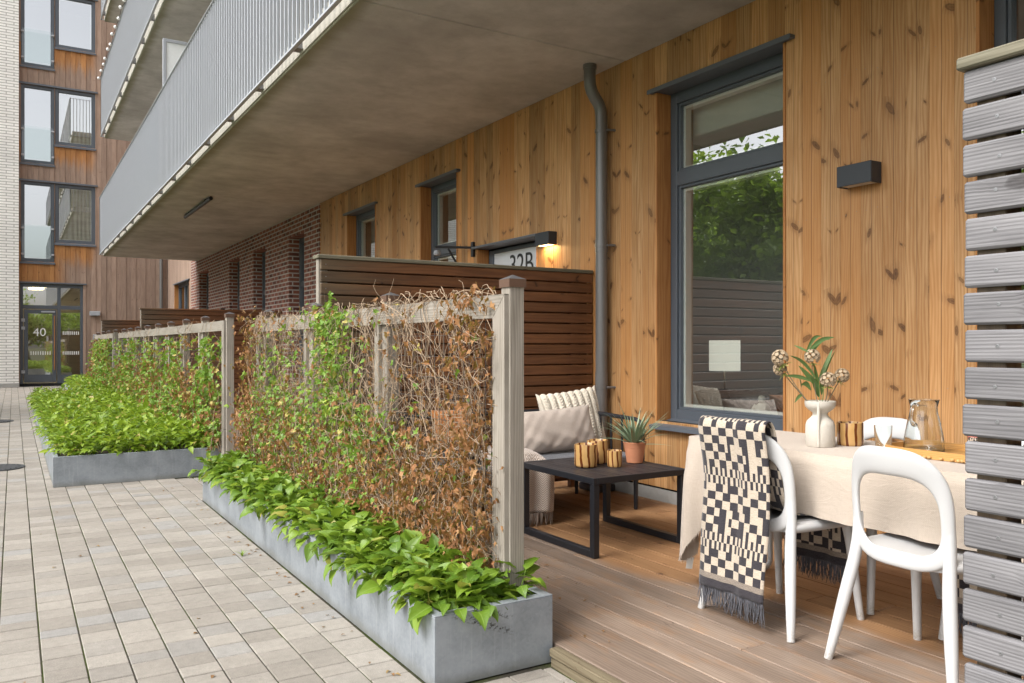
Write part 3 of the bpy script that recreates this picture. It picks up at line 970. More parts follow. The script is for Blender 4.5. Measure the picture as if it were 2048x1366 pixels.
for (p, q) in ((6.4606, 6.469), (7.6205, 7.6294)):
    f = MB(); f.box((XW - 0.006, p, 0.07), (XW + 0.139, q, 2.273), 2, 0.002); f.build("reveal", M_reveal, do)

# balconies: slab + railing (bars, rails, brackets)
def balcony(zb, y0, y1, seams, screens=()):
    s_ = MB()
    cuts = [y0] + list(seams) + [y1]
    for p, q in zip(cuts, cuts[1:]):
        s_.box((1.945, p + 0.006, zb), (XW - 0.004, q - 0.006, zb + 0.21), 1, 0.006)
    so_ = s_.build("balcony_slab", M_soffit, bld)
    e = MB()
    e.box((1.935, y0, zb + 0.022), (1.9445, y1, zb + 0.19), 1, 0.0)
    for p in seams:
        e.box((1.95, p - 0.0055, zb + 0.02), (XW - 0.01, p + 0.0055, zb + 0.2), 1, 0.0, mat=1)
    e.build("slab_edge_strip", [M_cream, M_dark], so_)
    rl = MB()
    X0 = 1.868
    n = int((y1 - y0) / 0.11)
    zt = zb + 1.475
    for k in range(n + 1):
        yy = y0 + (y1 - y0) * k / n
        rl.box((X0 - 0.011, yy - 0.011, zb + 0.055), (X0 + 0.011, yy + 0.011, zt - 0.012), 2, 0.0)
    rl.box((X0 - 0.025, y0 - 0.02, zt - 0.012), (X0 + 0.025, y1 + 0.02, zt), 1, 0.003)
    rl.box((X0 - 0.017, y0 - 0.02, zb + 0.035), (X0 + 0.017, y1 + 0.02, zb + 0.054), 1, 0.002)
    xs = X0
    while xs < XW - 0.05:                              # return of the railing at the far end
        rl.box((xs - 0.011, y1 - 0.011, zb + 0.055), (xs + 0.011, y1 + 0.011, zt - 0.012), 2, 0.0)
        xs += 0.11
    rl.box((X0, y1 - 0.02, zt - 0.012), (XW - 0.02, y1 + 0.02, zt - 0.001), 0, 0.003)
    rl.box((X0, y1 - 0.017, zb + 0.036), (XW - 0.02, y1 + 0.017, zb + 0.053), 0, 0.002)
    ro = rl.build("railing", M_rail, so_)
    yy = y1 - 0.35
    while yy > y0:
        br = MB()
        br.box((X0 + 0.018, yy - 0.03, zb + 0.045), (1.9345, yy - 0.022, zb + 0.13), 1)
        br.box((X0 + 0.018, yy + 0.022, zb + 0.045), (1.9345, yy + 0.03, zb + 0.13), 1)
        br.box((X0 + 0.02, yy - 0.05, zb + 0.038), (1.934, yy + 0.05, zb + 0.045), 1)
        br.build("railing_bracket", M_steel, ro)
        yy -= 1.18
    for (ys, h, xin) in screens:
        sc = MB()
        z0_ = zb + 0.212
        sc.box((1.92, ys, z0_), (1.97, ys + 0.05, z0_ + h), 2, 0.004)
        sc.box((1.97, ys, z0_ + h - 0.05), (xin, ys + 0.05, z0_ + h), 0, 0.004)
        sc.box((xin - 0.05, ys, z0_), (xin, ys + 0.05, z0_ + h - 0.05), 2, 0.004)
        so2 = sc.build("balcony_divider", M_rail, so_)
        sc = MB(); sc.box((1.97, ys + 0.015, z0_ + 0.05), (xin - 0.05, ys + 0.035, z0_ + h - 0.05), 2, 0.0)
        sc.build("divider_panel", plain("frosted_panel", (0.78, 0.80, 0.80), 0.4), so2)
balcony(3.535, -5.0, 23.25, [-2.7, 5.155, 13.03, 20.9], [(13.3, 2.15, 4.1)])
balcony(6.46, -5.0, 22.9, [5.155, 13.03, 20.3])
balcony(9.39, -5.0, 22.9, [5.155, 13.03, 20.3])

# recessed side wall beyond the brick, with its window
b = MB()
k = 0
while 24.0 + k * 0.14 < 29.38:
    y0 = 24.0 + k * 0.14
    r = rng.random()
    for (p, q, s0, s1) in minus(y0, y0 + 0.139, 0.1, 15.0, [(25.4, 28.0, 0.5, 3.2)]):
        b.box((4.385, p, s0), (4.41, q, s1), 2, 0.003, r, uvo=(p - y0, s0 + r * 7))
    k += 1
b.build("recessed_wood_wall", M_facade, bld)
b = MB()
for (p, q, s0, s1) in minus(24.0, 29.5, 0.0, 15.0, [(25.4, 28.0, 0.5, 3.2)]):
    b.box((4.412, p, s0), (4.7, q, s1), 2, 0.0)
b.build("recessed_wall_core", M_dark, bld)
window(bld, 'x', 4.385, 25.4, 28.0, 0.5, 3.2, 0.12, bars_z=[(2.2, 0.08)], bars_a=[(26.9, 0.08)], reveal=M_reveal, sill=False)
# ------------------------------------------------------------------ end building with entrance 40, and the white brick block
YF = 29.4
fb = thing("entrance_building", (2.2, YF, 0), "weathered timber clad building end with the glass entrance door numbered 40", "building")
FO = [(0.16, 1.88, 0.08, 3.2)]
WL = [((0.18, 1.08, 3.87, 6.34), (1.10, 2.23, 4.49, 6.34)), ((0.18, 1.08, 6.92, 9.33), (1.10, 2.23, 7.57, 9.33)), ((0.18, 1.08, 9.92, 12.3), (1.10, 2.23, 10.63, 12.3))]
for l, r in WL: FO += [l, r]
b = MB()
x = -3.0
while x < 4.38:
    x1 = min(x + 0.146, 4.384)
    r = rng.random()
    proud = 0.012 if int(round((x + 3) / 0.146)) % 2 else 0.0
    for (p, q, s0, s1) in minus(x + 0.0008, x1 - 0.0008, 0.12, 15.0, FO):
        b.box((p, YF - proud, s0), (q, YF + 0.025, s1), 2, 0.004, r, uvo=(p - x, s0 + r * 7))
    x = x1
b.build("wood_cladding", M_facade, fb)
b = MB()
for (p, q, s0, s1) in minus(-3.0, 4.5, 0.0, 15.0, FO):
    b.box((p, YF + 0.028, s0), (q, YF + 0.3, s1), 2, 0, mat=0)
b.box((1.885, YF + 0.004, 0.0), (4.38, YF + 0.027, 0.11), 0, 0, mat=1)
b.build("wall_core", [M_dark, M_plinth], fb)
M_guard = glassmat("guard_glass", (0.86, 0.9, 0.89), 1.7)
for (l, r) in WL:
    cl = [(l[0] + 0.06, l[1] - 0.06)] if l[2] < 7.5 and l[2] > 6.5 else None
    wl = window(fb, 'y', YF, l[0], l[1], l[2], l[3], 0.03, fw=0.08, glass=M_glassf, room=1.8, roomc=0.0, sill=True, trim=False)
    j = MB()
    zt = l[2] + 1.12
    j.add([(l[0] + 0.03, YF - 0.07, l[2] + 0.12), (l[1] - 0.03, YF - 0.07, l[2] + 0.12), (l[1] - 0.03, YF - 0.07, zt), (l[0] + 0.03, YF - 0.07, zt)], [(0, 1, 2, 3)])
    jo = j.build("glass_guard", M_guard, wl)
    for xx in (l[0] + 0.045, l[1] - 0.045):
        for zz in (l[2] + 0.22, zt - 0.1):
            j = MB(); j.box((xx - 0.04, YF - 0.085, zz - 0.025), (xx + 0.04, YF + 0.0, zz + 0.025), 0, 0.006); j.build("clamp", M_rail, jo)
    cr = [(r[0] + 0.08, r[1] - 0.1)] if r[2] < 9 else None
    window(fb, 'y', YF, r[0], r[1], r[2], r[3], 0.03, fw=0.09, glass=M_glassf, room=1.8, roomc=0.0, sill=True, trim=False, light_sash=True, curtain=cr)
    t = MB()
    t.box((0.10, YF - 0.05, l[3] + 0.002), (2.3, YF + 0.03, l[3] + 0.06), 0, 0.004)
    t.build("head_flashing", M_trim, fb)
# entrance
f = MB()
A = YF + 0.05; Bq = YF + 0.12
for (x0, x1, z0, z1) in ((0.16, 0.24, 0.08, 3.18), (1.80, 1.88, 0.08, 3.18), (1.16, 1.26, 0.08, 3.18), (0.24, 1.16, 3.08, 3.18), (1.26, 1.80, 3.08, 3.18), (0.24, 1.16, 2.40, 2.52), (1.26, 1.80, 2.40, 2.52), (1.26, 1.80, 0.08, 0.34)):
    f.box((x0, A, z0), (x1, Bq, z1), 2, 0.004)
en = f.build("entrance_frame", M_metal, fb)
f = MB()
for (x0, x1, z0, z1) in ((0.26, 0.37, 0.12, 2.38), (1.03, 1.14, 0.12, 2.38), (0.37, 1.03, 2.26, 2.38), (0.37, 1.03, 0.12, 0.36)):
    f.box((x0, A - 0.01, z0), (x1, Bq - 0.01, z1), 2, 0.004)
dr = f.build("door", M_metal, en)
f = MB(); f.tube([(1.085, A - 0.06, 0.5), (1.085, A - 0.06, 2.2)], 0.016, mat=0); f.build("handle", M_reveal, dr)
f = MB(); f.box((0.72, A - 0.05, 2.29), (1.10, A - 0.012, 2.34), 0, 0.006); f.build("door_closer", M_rail, dr)
for zz in (0.4, 1.75, 2.0):
    f = MB(); f.box((0.19, A - 0.03, zz), (0.29, A - 0.005, zz + 0.1), 2, 0.006); f.build("hinge", M_rail, dr)
for (x0, x1, z0, z1) in ((0.37, 1.03, 0.36, 2.26), (1.26, 1.80, 0.34, 2.40), (0.24, 1.16, 2.52, 3.08), (1.26, 1.80, 2.52, 3.08)):
    f = MB(); f.add([(x0, A + 0.03, z0), (x1, A + 0.03, z0), (x1, A + 0.03, z1), (x0, A + 0.03, z1)], [(0, 1, 2, 3)]); f.build("pane", M_glassf, en)
for (x0, x1, zz) in ((1.30, 1.78, 1.66), (1.30, 1.78, 1.03), (0.42, 1.0, 1.03)):
    n = 9; f = MB()
    for k in range(n):
        xx = x0 + (x1 - x0) * (k + 0.3) / n
        f.box((xx, A + 0.022, zz - 0.055), (xx + 0.024, A + 0.026, zz + 0.055), 2)
    f.build("safety_marking", M_whiteink, en)
TY = Matrix(((1, 0, 0, 0), (0, 0, -1, 0), (0, 1, 0, 0), (0, 0, 0, 1)))
text_mesh(None, "40", 0.36, Matrix.Translation((0.68, A + 0.024, 1.67)) @ TY, M_whiteink, "house_number", en)
f = MB(); f.box((0.10, YF - 0.06, 3.19), (1.98, YF + 0.04, 3.235), 0, 0.004); f.build("head_flashing", M_trim, en)
rm = MB()
for (lo, hi) in (((-1.4, YF + 5.0, 0.05), (2.6, YF + 5.05, 3.3)), ((-1.45, YF + 0.31, 0.05), (-1.4, YF + 5, 3.3)), ((2.6, YF + 0.31, 0.05), (2.65, YF + 5, 3.3)), ((-1.4, YF + 0.31, 3.3), (2.6, YF + 5, 3.35)), ((-1.4, YF + 0.1, 0.02), (2.6, YF + 5, 0.06))):
    rm.box(lo, hi)
rm.build("entrance_hall", M_room, fb)
M_warm = emis("warm_lamp_glow", (1.0, 0.74, 0.36), 5.0)
for (xx, yy) in ((0.78, 0.9), (0.72, 2.2), (0.66, 3.6)):
    f = MB(); f.lathe([(0.0, 0.0), (0.22, 0.0), (0.24, 0.03), (0.24, 0.07), (0.0, 0.07)], (xx, YF + yy, 3.21), 24)
    tag(f.build("ceiling_lamp", M_warm), "round glowing ceiling lamp behind the glass over door 40", "ceiling lamp", "ceiling lamps in the entrance hall")
# bits on the facade
f = MB(); f.box((2.06, YF - 0.16, 2.22), (2.36, YF - 0.014, 2.36), 0, 0.012)
f.box((2.12, YF - 0.13, 2.205), (2.30, YF - 0.03, 2.221), 0, 0.004)
tag(f.build("wall_lamp", M_rail), "small light grey box lamp on the weathered wall right of door 40", "wall lamp")
f = MB(); f.box((2.16, YF - 0.07, 0.95), (2.36, YF - 0.014, 1.62), 2, 0.008)
f.box((2.18, YF - 0.076, 1.36), (2.34, YF - 0.068, 1.58), 2, 0.003, mat=1)
f.box((2.18, YF - 0.076, 1.0), (2.34, YF - 0.068, 1.3), 2, 0.003, mat=1)
tag(f.build("intercom_panel", [M_rail, M_metal]), "narrow grey entry intercom panel on the wall right of door 40", "intercom")
f = MB(); f.tube([(4.18, YF - 0.085, 0.02), (4.18, YF - 0.085, 14.5)], 0.055, 12)
for zz in (1.2, 3.1, 5.0, 7.0): f.tube([(4.18, YF - 0.085, zz), (4.18, YF - 0.085, zz + 0.04)], 0.063, 12)
tag(f.build("drainpipe", M_pipe, smooth=True, angle=40), "grey drainpipe in the far corner beside the weathered wall", "drainpipe")
wb = thing("white_brick_building", (-3.0, 31.0, 0), "white brick apartment block at the far left of the courtyard", "building")
b = MB()
for (lo, hi, m_) in (((-9.0, 29.05, 0.13), (0.125, 34.0, 15.5), 0),):
    n0 = len(b.uv)
    b.box(lo, hi, 2, 0)
    k = 0
    for fc in b.f[-6:]:
        V = [Vector(b.v[i]) for i in fc]
        n = (V[1] - V[0]).cross(V[2] - V[0])
        for p in V:
            b.uv[n0 + k] = ((p.x if abs(n.y) > abs(n.x) else p.y), p.z); k += 1
b.build("brick_wall", M_white, wb)
b = MB(); b.box((-9.02, 29.03, 0.0), (0.14, 34.0, 0.128), 0, 0.01); b.build("plinth", M_plinth, wb)

# ------------------------------------------------------------------ slatted fences
def screw(b, x, y, z, axis, s=1.0, mat=1):
    k0 = b.n
    b.lathe([(0.0045 * s, -0.001), (0.0042 * s, 0.0010), (0.002 * s, 0.0012), (0.0018 * s, 0.0002), (0.0, 0.0002)], (0, 0, 0), 8, mat=mat)
    for k in range(k0, b.n):
        p = b.v[k]
        if axis == 'x': b.v[k] = (x - p[2], y + p[1], z + p[0])
        else: b.v[k] = (x + p[0], y - p[2], z + p[1])
def divider(y, label, z1=1.86):
    t = thing("slat_fence", (3.0, y, 0.07), label, "fence", "slatted fences dividing the terraces")
    b = MB()
    pitch, h = 0.0855, 0.0755
    z = z1 - h
    while z > 0.09:
        for yy, dz in ((y, 0.0), (y + 0.078, -pitch / 2)):
            r = rng.random()
            b.box((1.828, yy, z + dz), (4.188, yy + 0.021, z + h + dz), 0, 0.004, r, uvo=(0.0, r * 9))
        screw(b, 1.865, y, z + h / 2, 'y')
        z -= pitch
    b.build("slats", [M_fence, M_steel], t)
    b = MB()
    b.box((1.805, y - 0.012, z1 + 0.002), (4.188, y + 0.112, z1 + 0.030), 0, 0.004)
    b.build("cap_board", M_mossy if y < 8 else M_fence, t)
    b = MB()
    b.box((1.818, y + 0.0225, 0.07), (1.885, y + 0.0765, z1), 2, 0.003)
    b.build("end_post", M_post, t)
    for xx in (2.9, 3.98):
        b = MB(); b.box((xx, y + 0.0225, 0.07), (xx + 0.07, y + 0.0765, z1), 2, 0.003); b.build("inner_post", M_fence, t)
    return t
divider(5.58, "brown slatted fence behind the bench, the nearest of the terrace dividers")
divider(15.0, "brown slatted fence behind the far trellis in front of the brick wall")
divider(22.2, "most distant slatted divider fence, partly grey, near the weathered wall")
# grey fence in the right foreground, along the terrace edge
t = thing("slat_fence", (1.84, -0.5, 0.07), "silver grey slatted fence with visible screws in the right foreground", "fence")
b = MB(); sc = MB()
z1 = 1.868
z = z1 - 0.0715
k = 0
while z > 0.1:
    r = rng.random()
    jy = rng.gauss(0, 0.0022)
    b.box((1.828, -2.6, z), (1.85, 1.052 + jy, z + 0.0715), 1, 0.005, r, uvo=(rng.random() * 0.05, r * 9))
    b.box((1.918, -2.6, z), (1.938, 0.97, z + 0.0695), 1, 0.004)
    sc = MB(); screw(sc, 1.828, 0.978 + rng.gauss(0, 0.004), z + 0.037 + rng.gauss(0, 0.004), 'x', 1.05, 0); sc.build("screw", M_steel, t)
    z -= 0.0832
    k += 1
b.build("slats", M_grey, t)
b = MB(); b.box((1.815, -2.6, z1 + 0.002), (1.95, 1.062, z1 + 0.030), 1, 0.004); b.build("cap_board", M_mossy, t)
b = MB(); b.box((1.851, 0.97, 0.07), (1.917, 1.035, z1), 2, 0.003); b.build("end_post", M_fence, t)  # dark stain on this post stands in for shade between the slats

# ------------------------------------------------------------------ planters
def planter(x0, x1, y0, y1, h, label, ysoil=0.05):
    t = thing("planter", ((x0 + x1) / 2, (y0 + y1) / 2, 0), label, "planter", "galvanised steel planters")
    b = MB()
    e, lip = 0.004, 0.042
    for (lo, hi, L) in (((x0, y0, 0), (x0 + e, y1, h), 1), ((x1 - e, y0 + e, 0), (x1, y1, h), 1), ((x0 + e, y0, 0), (x1, y0 + e, h), 0), ((x0 + e, y1 - e, 0), (x1 - e, y1, h), 0),
                        ((x0, y0, h + 0.0005), (x0 + lip, y1, h + 0.005), 1), ((x1 - lip, y0, h + 0.0005), (x1, y1, h + 0.005), 1),
                        ((x0 + lip, y0, h + 0.0005), (x1 - lip, y0 + lip, h + 0.005), 0), ((x0 + lip, y1 - lip, h + 0.0005), (x1 - lip, y1, h + 0.005), 0)):
        b.box(lo, hi, L, 0.0016)
    b.build("steel_wall", M_galv, t)
    s_ = MB()
    s_.grid(lambda a, c: (x0 + 0.006 + (x1 - x0 - 0.012) * a, y0 + 0.006 + (y1 - y0 - 0.012) * c, h - ysoil + 0.018 * math.sin(a * 9 + c * 40) * math.sin(c * 61)), 8, 60)
    s_.build("soil", M_soil, t)
    return t
planter(1.305, 1.822, 2.69, 6.97, 0.262, "long narrow galvanised planter in the foreground at the terrace edge")
planter(0.295, 1.83, 8.28, 17.9, 0.262, "wide galvanised planter full of bright green plants, behind the narrow one")
planter(1.14, 1.83, 18.25, 24.5, 0.262, "short far planter against the trellis nearest the glass door")

M_leafn = leafmat("planter_leaf", (0.075, 0.155, 0.012), (0.165, 0.27, 0.02), (0.26, 0.36, 0.034), vein=0.7, trans=0.3, dry=(0.33, 0.31, 0.06), dryamt=0.05)
M_leaff = leafmat("planter_leaf_far", (0.115, 0.205, 0.012), (0.235, 0.345, 0.02), (0.33, 0.42, 0.034), vein=0.3, trans=0.32, dry=(0.36, 0.30, 0.08), dryamt=0.05)
def leaf_template(nc, nrw, wid, arch, fold):
    V = []; UV = []
    for j in range(nrw + 1):
        t = j / nrw
        wv = wid * (math.sin(math.pi * min(1, t ** 0.72)) ** 0.85) * (1 - 0.25 * t)
        if j == nrw: wv = 0.004
        for i in range(nc + 1):
            u = -1 + 2 * i / nc
            V.append((u * wv, t * (1 - 0.12 * arch * t), arch * (0.9 * t - 1.25 * t * t) * 0.55 + fold * abs(u) * wv + 0.03 * math.sin(t * 14 + u * 3) * abs(u)))
            UV.append((u, t))
    F = []
    W = nc + 1
    for j in range(nrw):
        for i in range(nc):
            F.append((j * W + i, j * W + i + 1, (j + 1) * W + i + 1, (j + 1) * W + i))
    return np.array(V), F, np.array(UV)
def rotz(a):
    c, s_ = np.cos(a), np.sin(a); z = np.zeros_like(a); o = np.ones_like(a)
    return np.stack([np.stack([c, -s_, z], -1), np.stack([s_, c, z], -1), np.stack([z, z, o], -1)], -2)
def rotx(a):
    c, s_ = np.cos(a), np.sin(a); z = np.zeros_like(a); o = np.ones_like(a)
    return np.stack([np.stack([o, z, z], -1), np.stack([z, c, -s_], -1), np.stack([z, s_, c], -1)], -2)
def roty(a):
    c, s_ = np.cos(a), np.sin(a); z = np.zeros_like(a); o = np.ones_like(a)
    return np.stack([np.stack([c, z, s_], -1), np.stack([z, o, z], -1), np.stack([-s_, z, c], -1)], -2)
def cover(x0, x1, y0, y1, zs, nclump, per, L0, L1, hmax, tmpl, mat, label, stems=True, edge=0.10, grow=None):
    b = MB()
    O = []; A = []; RE = []; H = []; Ls = []; EL = []
    for _ in range(nclump):
        cx, cy = rng.uniform(x0, x1), rng.uniform(y0, y1)
        g = grow(cx, cy) if grow else 1.0
        if g <= 0: continue
        k = rng.randint(per - 3, per + 3)
        ch = rng.uniform(0.55, 1.0) * g
        for i in range(k):
            a = 2 * math.pi * (i + rng.random() * 0.8) / k + rng.random()
            el = rng.random()
            O.append((cx + rng.gauss(0, 0.012), cy + rng.gauss(0, 0.012), zs))
            A.append(a); Ls.append(rng.uniform(L0, L1) * (0.7 + 0.3 * g))
            RE.append(0.015 + 0.075 * (1 - el) * rng.uniform(0.6, 1.3)); H.append(hmax * ch * (0.35 + 0.65 * el) * rng.uniform(0.85, 1.1))
            EL.append((el - 0.45) * 1.1 + rng.gauss(0, 0.22))
    O = np.array(O); A = np.array(A); RE = np.array(RE); H = np.array(H); Ls = np.array(Ls); EL = np.array(EL)
    D = np.stack([-np.sin(A), np.cos(A), np.zeros_like(A)], -1)       # local +y after rotz
    base = O + D * RE[:, None]; base[:, 2] += H
    base[:, 0] = np.clip(base[:, 0], x0 - edge, x1 + edge); 
    M = rotz(A) @ rotx(EL) @ roty(nr.normal(0, 0.3, len(A)))
    tl = tmpl if isinstance(tmpl, list) else [tmpl]
    pick = nr.integers(0, len(tl), len(A))
    rn = nr.random(len(A))
    for q, (TV, TF, TU) in enumerate(tl):
        s_ = pick == q
        V = np.einsum('kij,nj->kni', M[s_], TV) * Ls[s_][:, None, None] + base[s_][:, None, :]
        b.bulk(V, TF, TU, rn[s_])
    if stems:
        r = 0.0016
        side = np.stack([np.cos(A), np.sin(A), np.zeros_like(A)], -1)
        mid = O + D * (RE * 0.35)[:, None]; mid[:, 2] += H * 0.6
        V = np.stack([O - side * r, O + side * r, mid + side * r, mid - side * r, base + side * r * 0.7, base - side * r * 0.7], 1)
        b.bulk(V, [(0, 1, 2, 3), (3, 2, 4, 5)], np.array([(0.5, 0), (0.5, 0), (0.5, .3), (0.5, .3), (0.5, .5), (0.5, .5)]), rn)
    o = b.build("ground_cover", mat, smooth=True)
    return tag(o, label, "ground cover", kind='stuff')
TN = [leaf_template(4, 6, 0.33, a_, f_) for (a_, f_) in ((0.5, 0.35), (0.8, 0.2), (0.25, 0.5), (1.0, 0.3))]
TF_ = [leaf_template(2, 4, 0.25, a_, f_) for (a_, f_) in ((0.5, 0.35), (0.9, 0.2), (0.25, 0.5))]
cover(1.335, 1.74, 2.765, 6.92, 0.215, 380, 11, 0.065, 0.118, 0.15, TN, M_leafn, "broad leaved green ground cover filling the narrow front planter")
cover(0.33, 1.70, 8.34, 17.8, 0.215, 1700, 9, 0.065, 0.115, 0.25, TF_, M_leaff, "bright green ground cover spreading over the wide planter", stems=False)
cover(1.18, 1.75, 18.3, 24.4, 0.215, 450, 8, 0.07, 0.12, 0.28, TF_, M_leaff, "bright green ground cover in the short far planter", stems=False)
# a tuft of grass blades in the wide planter and small weeds in the paving joints
def tuft(name, x, y, z, n, h, spread, mat, label, cat, group=None):
    b = MB()
    for i in range(n):
        a = rng.random() * 6.283; s_ = rng.uniform(0.3, 1) * spread; hh = h * rng.uniform(0.6, 1)
        d = Vector((math.cos(a), math.sin(a), 0)); sd_ = Vector((-d.y, d.x, 0)) * 0.004
        pts = [Vector((x, y, z)) + d * s_ * (t_ ** 1.6) + Vector((0, 0, hh * (t_ - 0.25 * t_ ** 3))) for t_ in (0, 0.35, 0.7, 1)]
        V = []
        for k, p in enumerate(pts):
            w_ = sd_ * (1 - k / 3.2)
            V += [p - w_, p + w_]
        b.add(V, [(0, 1, 3, 2), (2, 3, 5, 4), (4, 5, 7, 6)], [(-0.5 + (k % 2), k // 2 / 3) for k in range(8)], rng.random())
    tag(b.build(name, mat, smooth=True), label, cat, group)
tuft("grass_tuft", 0.75, 9.4, 0.3, 46, 0.42, 0.2, M_leaff, "tall thin grass tuft standing among the leaves of the wide planter", "grass tuft")
tuft("weed", 1.16, 5.0, 0.0, 12, 0.05, 0.06, M_leaff, "tiny green weed sprouting from a paving joint by the narrow planter", "weed")

# fallen leaves and bits in the joints and along the planter
M_litter = leafmat("fallen_leaf", (0.22, 0.11, 0.045), (0.14, 0.075, 0.035), (0.30, 0.20, 0.08), vein=0.2, trans=0.1, rough=0.8)
b = MB(); tv, tf, tu = leaf_template(2, 3, 0.3, 0.5, 0.3)
spots = [(rng.uniform(-1.0, 1.28), rng.uniform(2.2, 8.0), 0.003) for _ in range(46)] + [(1.27 - abs(rng.gauss(0, 0.05)), rng.uniform(2.6, 7.0), 0.003) for _ in range(60)] + [(rng.uniform(1.86, 2.5), rng.uniform(2.0, 5.0), 0.074) for _ in range(26)] + [(1.9 + abs(rng.gauss(0, 0.05)), rng.uniform(2.7, 6.5), 0.074) for _ in range(60)]
for (x, y, z) in spots:
    Mx = Matrix.Translation((x, y, z)) @ Matrix.Rotation(rng.random() * 6.28, 4, 'Z') @ Matrix.Rotation(rng.gauss(0, 0.2), 4, 'X')
    s_ = rng.uniform(0.012, 0.035)
    b.add([tuple(Mx @ (Vector(p) * s_)) for p in tv], tf, [tuple(q) for q in tu], rng.random())
tag(b.build("fallen_leaves", M_litter), "scattered dry leaf litter on the paving and deck edge", "leaf litter", kind='stuff')

# ------------------------------------------------------------------ trellises and the creepers on them
def prism(b, outline, x0, x1, long, rnd):
    """outline [(y,z)...] counter-clockwise seen from -x"""
    n = len(outline)
    def U(p): return (p[1], p[0] + rnd * 7) if long == 1 else (p[0], p[1] + rnd * 7)
    V = [(x0, y, z) for y, z in outline] + [(x1, y, z) for y, z in outline]
    UV = [U(p) for p in outline] * 2
    F = [tuple(range(n)), tuple(reversed(range(n, 2 * n)))] + [(i + n, (i + 1) % n + n, (i + 1) % n, i) for i in range(n)]
    b.add(V, F, UV, rnd)
def post_cap(x, y, z, s_, parent):
    c = MB()
    h = s_ / 2 + 0.006
    V = [(x - h, y - h, z + 0.014), (x + h, y - h, z + 0.014), (x + h, y + h, z + 0.014), (x - h, y + h, z + 0.014), (x, y, z + 0.034)]
    c.add(V, [(0, 1, 4), (1, 2, 4), (2, 3, 4), (3, 0, 4)])
    for (xa, ya, xb, yb) in ((x - h, y - h, x + h, y - h + 0.003), (x - h, y + h - 0.003, x + h, y + h), (x - h, y - h + 0.003, x - h + 0.003, y + h - 0.003), (x + h - 0.003, y - h + 0.003, x + h, y + h - 0.003)):
        c.box((xa, ya, z - 0.020), (xb, yb, z + 0.014), 0, 0.0, mat=1)
    c.build("post_cap", [M_cap, M_rust], parent)
def trellis(X, y0, y1, posts, zt, label, zb=0.2, ps=0.07, bars=True):
    t = thing("trellis", (X, (y0 + y1) / 2, zb), label, "trellis", "timber trellises on the planters")
    b = MB(); h = 0.097
    prism(b, [(y1, zt), (y0, zt), (y0 + h - 0.001, zt - h), (y1, zt - h)], X, X + 0.021, 1, rng.random())
    b.build("top_rail", M_post, t)
    sides = []
    b = MB(); sides.append(b)
    prism(b, [(y0, zt - 0.003), (y0, zb), (y0 + h, zb), (y0 + h, zt - h - 0.002)], X + 0.0004, X + 0.021, 2, rng.random())
    b = MB(); sides.append(b)
    prism(b, [(y1 - h * 0.9, zt - h - 0.002), (y1 - h * 0.9, zb), (y1, zb), (y1, zt - h - 0.002)], X + 0.0004, X + 0.021, 2, rng.random())
    for p in posts[1:-1]:
        b = MB(); sides.append(b)
        prism(b, [(p + ps, zt - h - 0.002), (p + ps, zb), (p + ps + 0.06, zb), (p + ps + 0.06, zt - h - 0.002)], X + 0.0008, X + 0.021, 2, rng.random())
    for b in sides: b.build("side_board", M_post, t)
    for p in posts:
        q = MB()
        top = zt + 0.048
        q.box((X + 0.0215, p, zb - 0.02), (X + 0.0215 + ps, p + ps, top), 2, 0.003)
        po = q.build("post", M_post, t)
        post_cap(X + 0.0215 + ps / 2, p + ps / 2, top, ps, po)
    m_ = MB()
    xx = X + 0.026
    yy = y0 + 0.1
    while yy < y1 - 0.05:
        m_.tube([(xx, yy, zb), (xx, yy, zt - 0.05)], 0.0014, 4, cap=False); yy += 0.05
    zz = zb + 0.1
    while zz < zt - 0.08:
        m_.tube([(xx + 0.003, y0 + 0.05, zz), (xx + 0.003, y1 - 0.03, zz)], 0.0014, 4, cap=False); zz += 0.1
    m_.build("wire_mesh", M_cap, t)
    return t
trellis(1.706, 2.87, 6.88, [2.862, 4.15, 5.45, 6.66], 1.463, "bare timber trellis over the narrow planter with a dried creeper")
trellis(1.69, 8.02, 17.15, [8.0, 9.15, 10.27, 11.38, 12.48, 13.55, 14.72, 15.76, 16.72], 1.492, "long timber trellis over the wide planter, many posts")
trellis(1.69, 18.2, 22.6, [18.15, 19.6, 20.8, 22.2], 1.505, "short farthest timber trellis near the glass door")

M_stem = plain("dry_vine_stem", (0.33, 0.245, 0.165), 0.85, 0, 300, 0.3, 0.3, var=0.45)
M_dead = leafmat("dead_ivy_leaf", (0.30, 0.125, 0.045), (0.20, 0.082, 0.030), (0.44, 0.24, 0.11), vein=0.2, trans=0.22, rough=0.7)
M_ivy = leafmat("ivy_leaf", (0.115, 0.235, 0.022), (0.19, 0.32, 0.035), (0.33, 0.40, 0.05), vein=0.5, trans=0.28, rough=0.42, dry=(0.45, 0.36, 0.10), dryamt=0.12)
def ivy_template(curl, fold, lobes=True):
    out = [(0.0, 0.0), (0.22, -0.10), (0.46, 0.10), (0.30, 0.34), (0.42, 0.62), (0.16, 0.62), (0.0, 1.0), (-0.16, 0.62), (-0.42, 0.62), (-0.30, 0.34), (-0.46, 0.10), (-0.22, -0.10)]
    P = [(0.0, 0.38)] + out
    V = [(x, y, fold * abs(x) - curl * y * y + 0.05 * math.sin(9 * x + 5 * y)) for x, y in P]
    F = [(0, k, k % 12 + 1) for k in range(1, 13)]
    return np.array(V), F, np.array([(x * 1.6, y) for x, y in P])
IT = [ivy_template(0.25, 0.25), ivy_template(0.55, 0.5), ivy_template(0.1, 0.15)]
DT = [ivy_template(0.9, 0.9), ivy_template(1.3, 0.5), ivy_template(0.5, 1.4)]
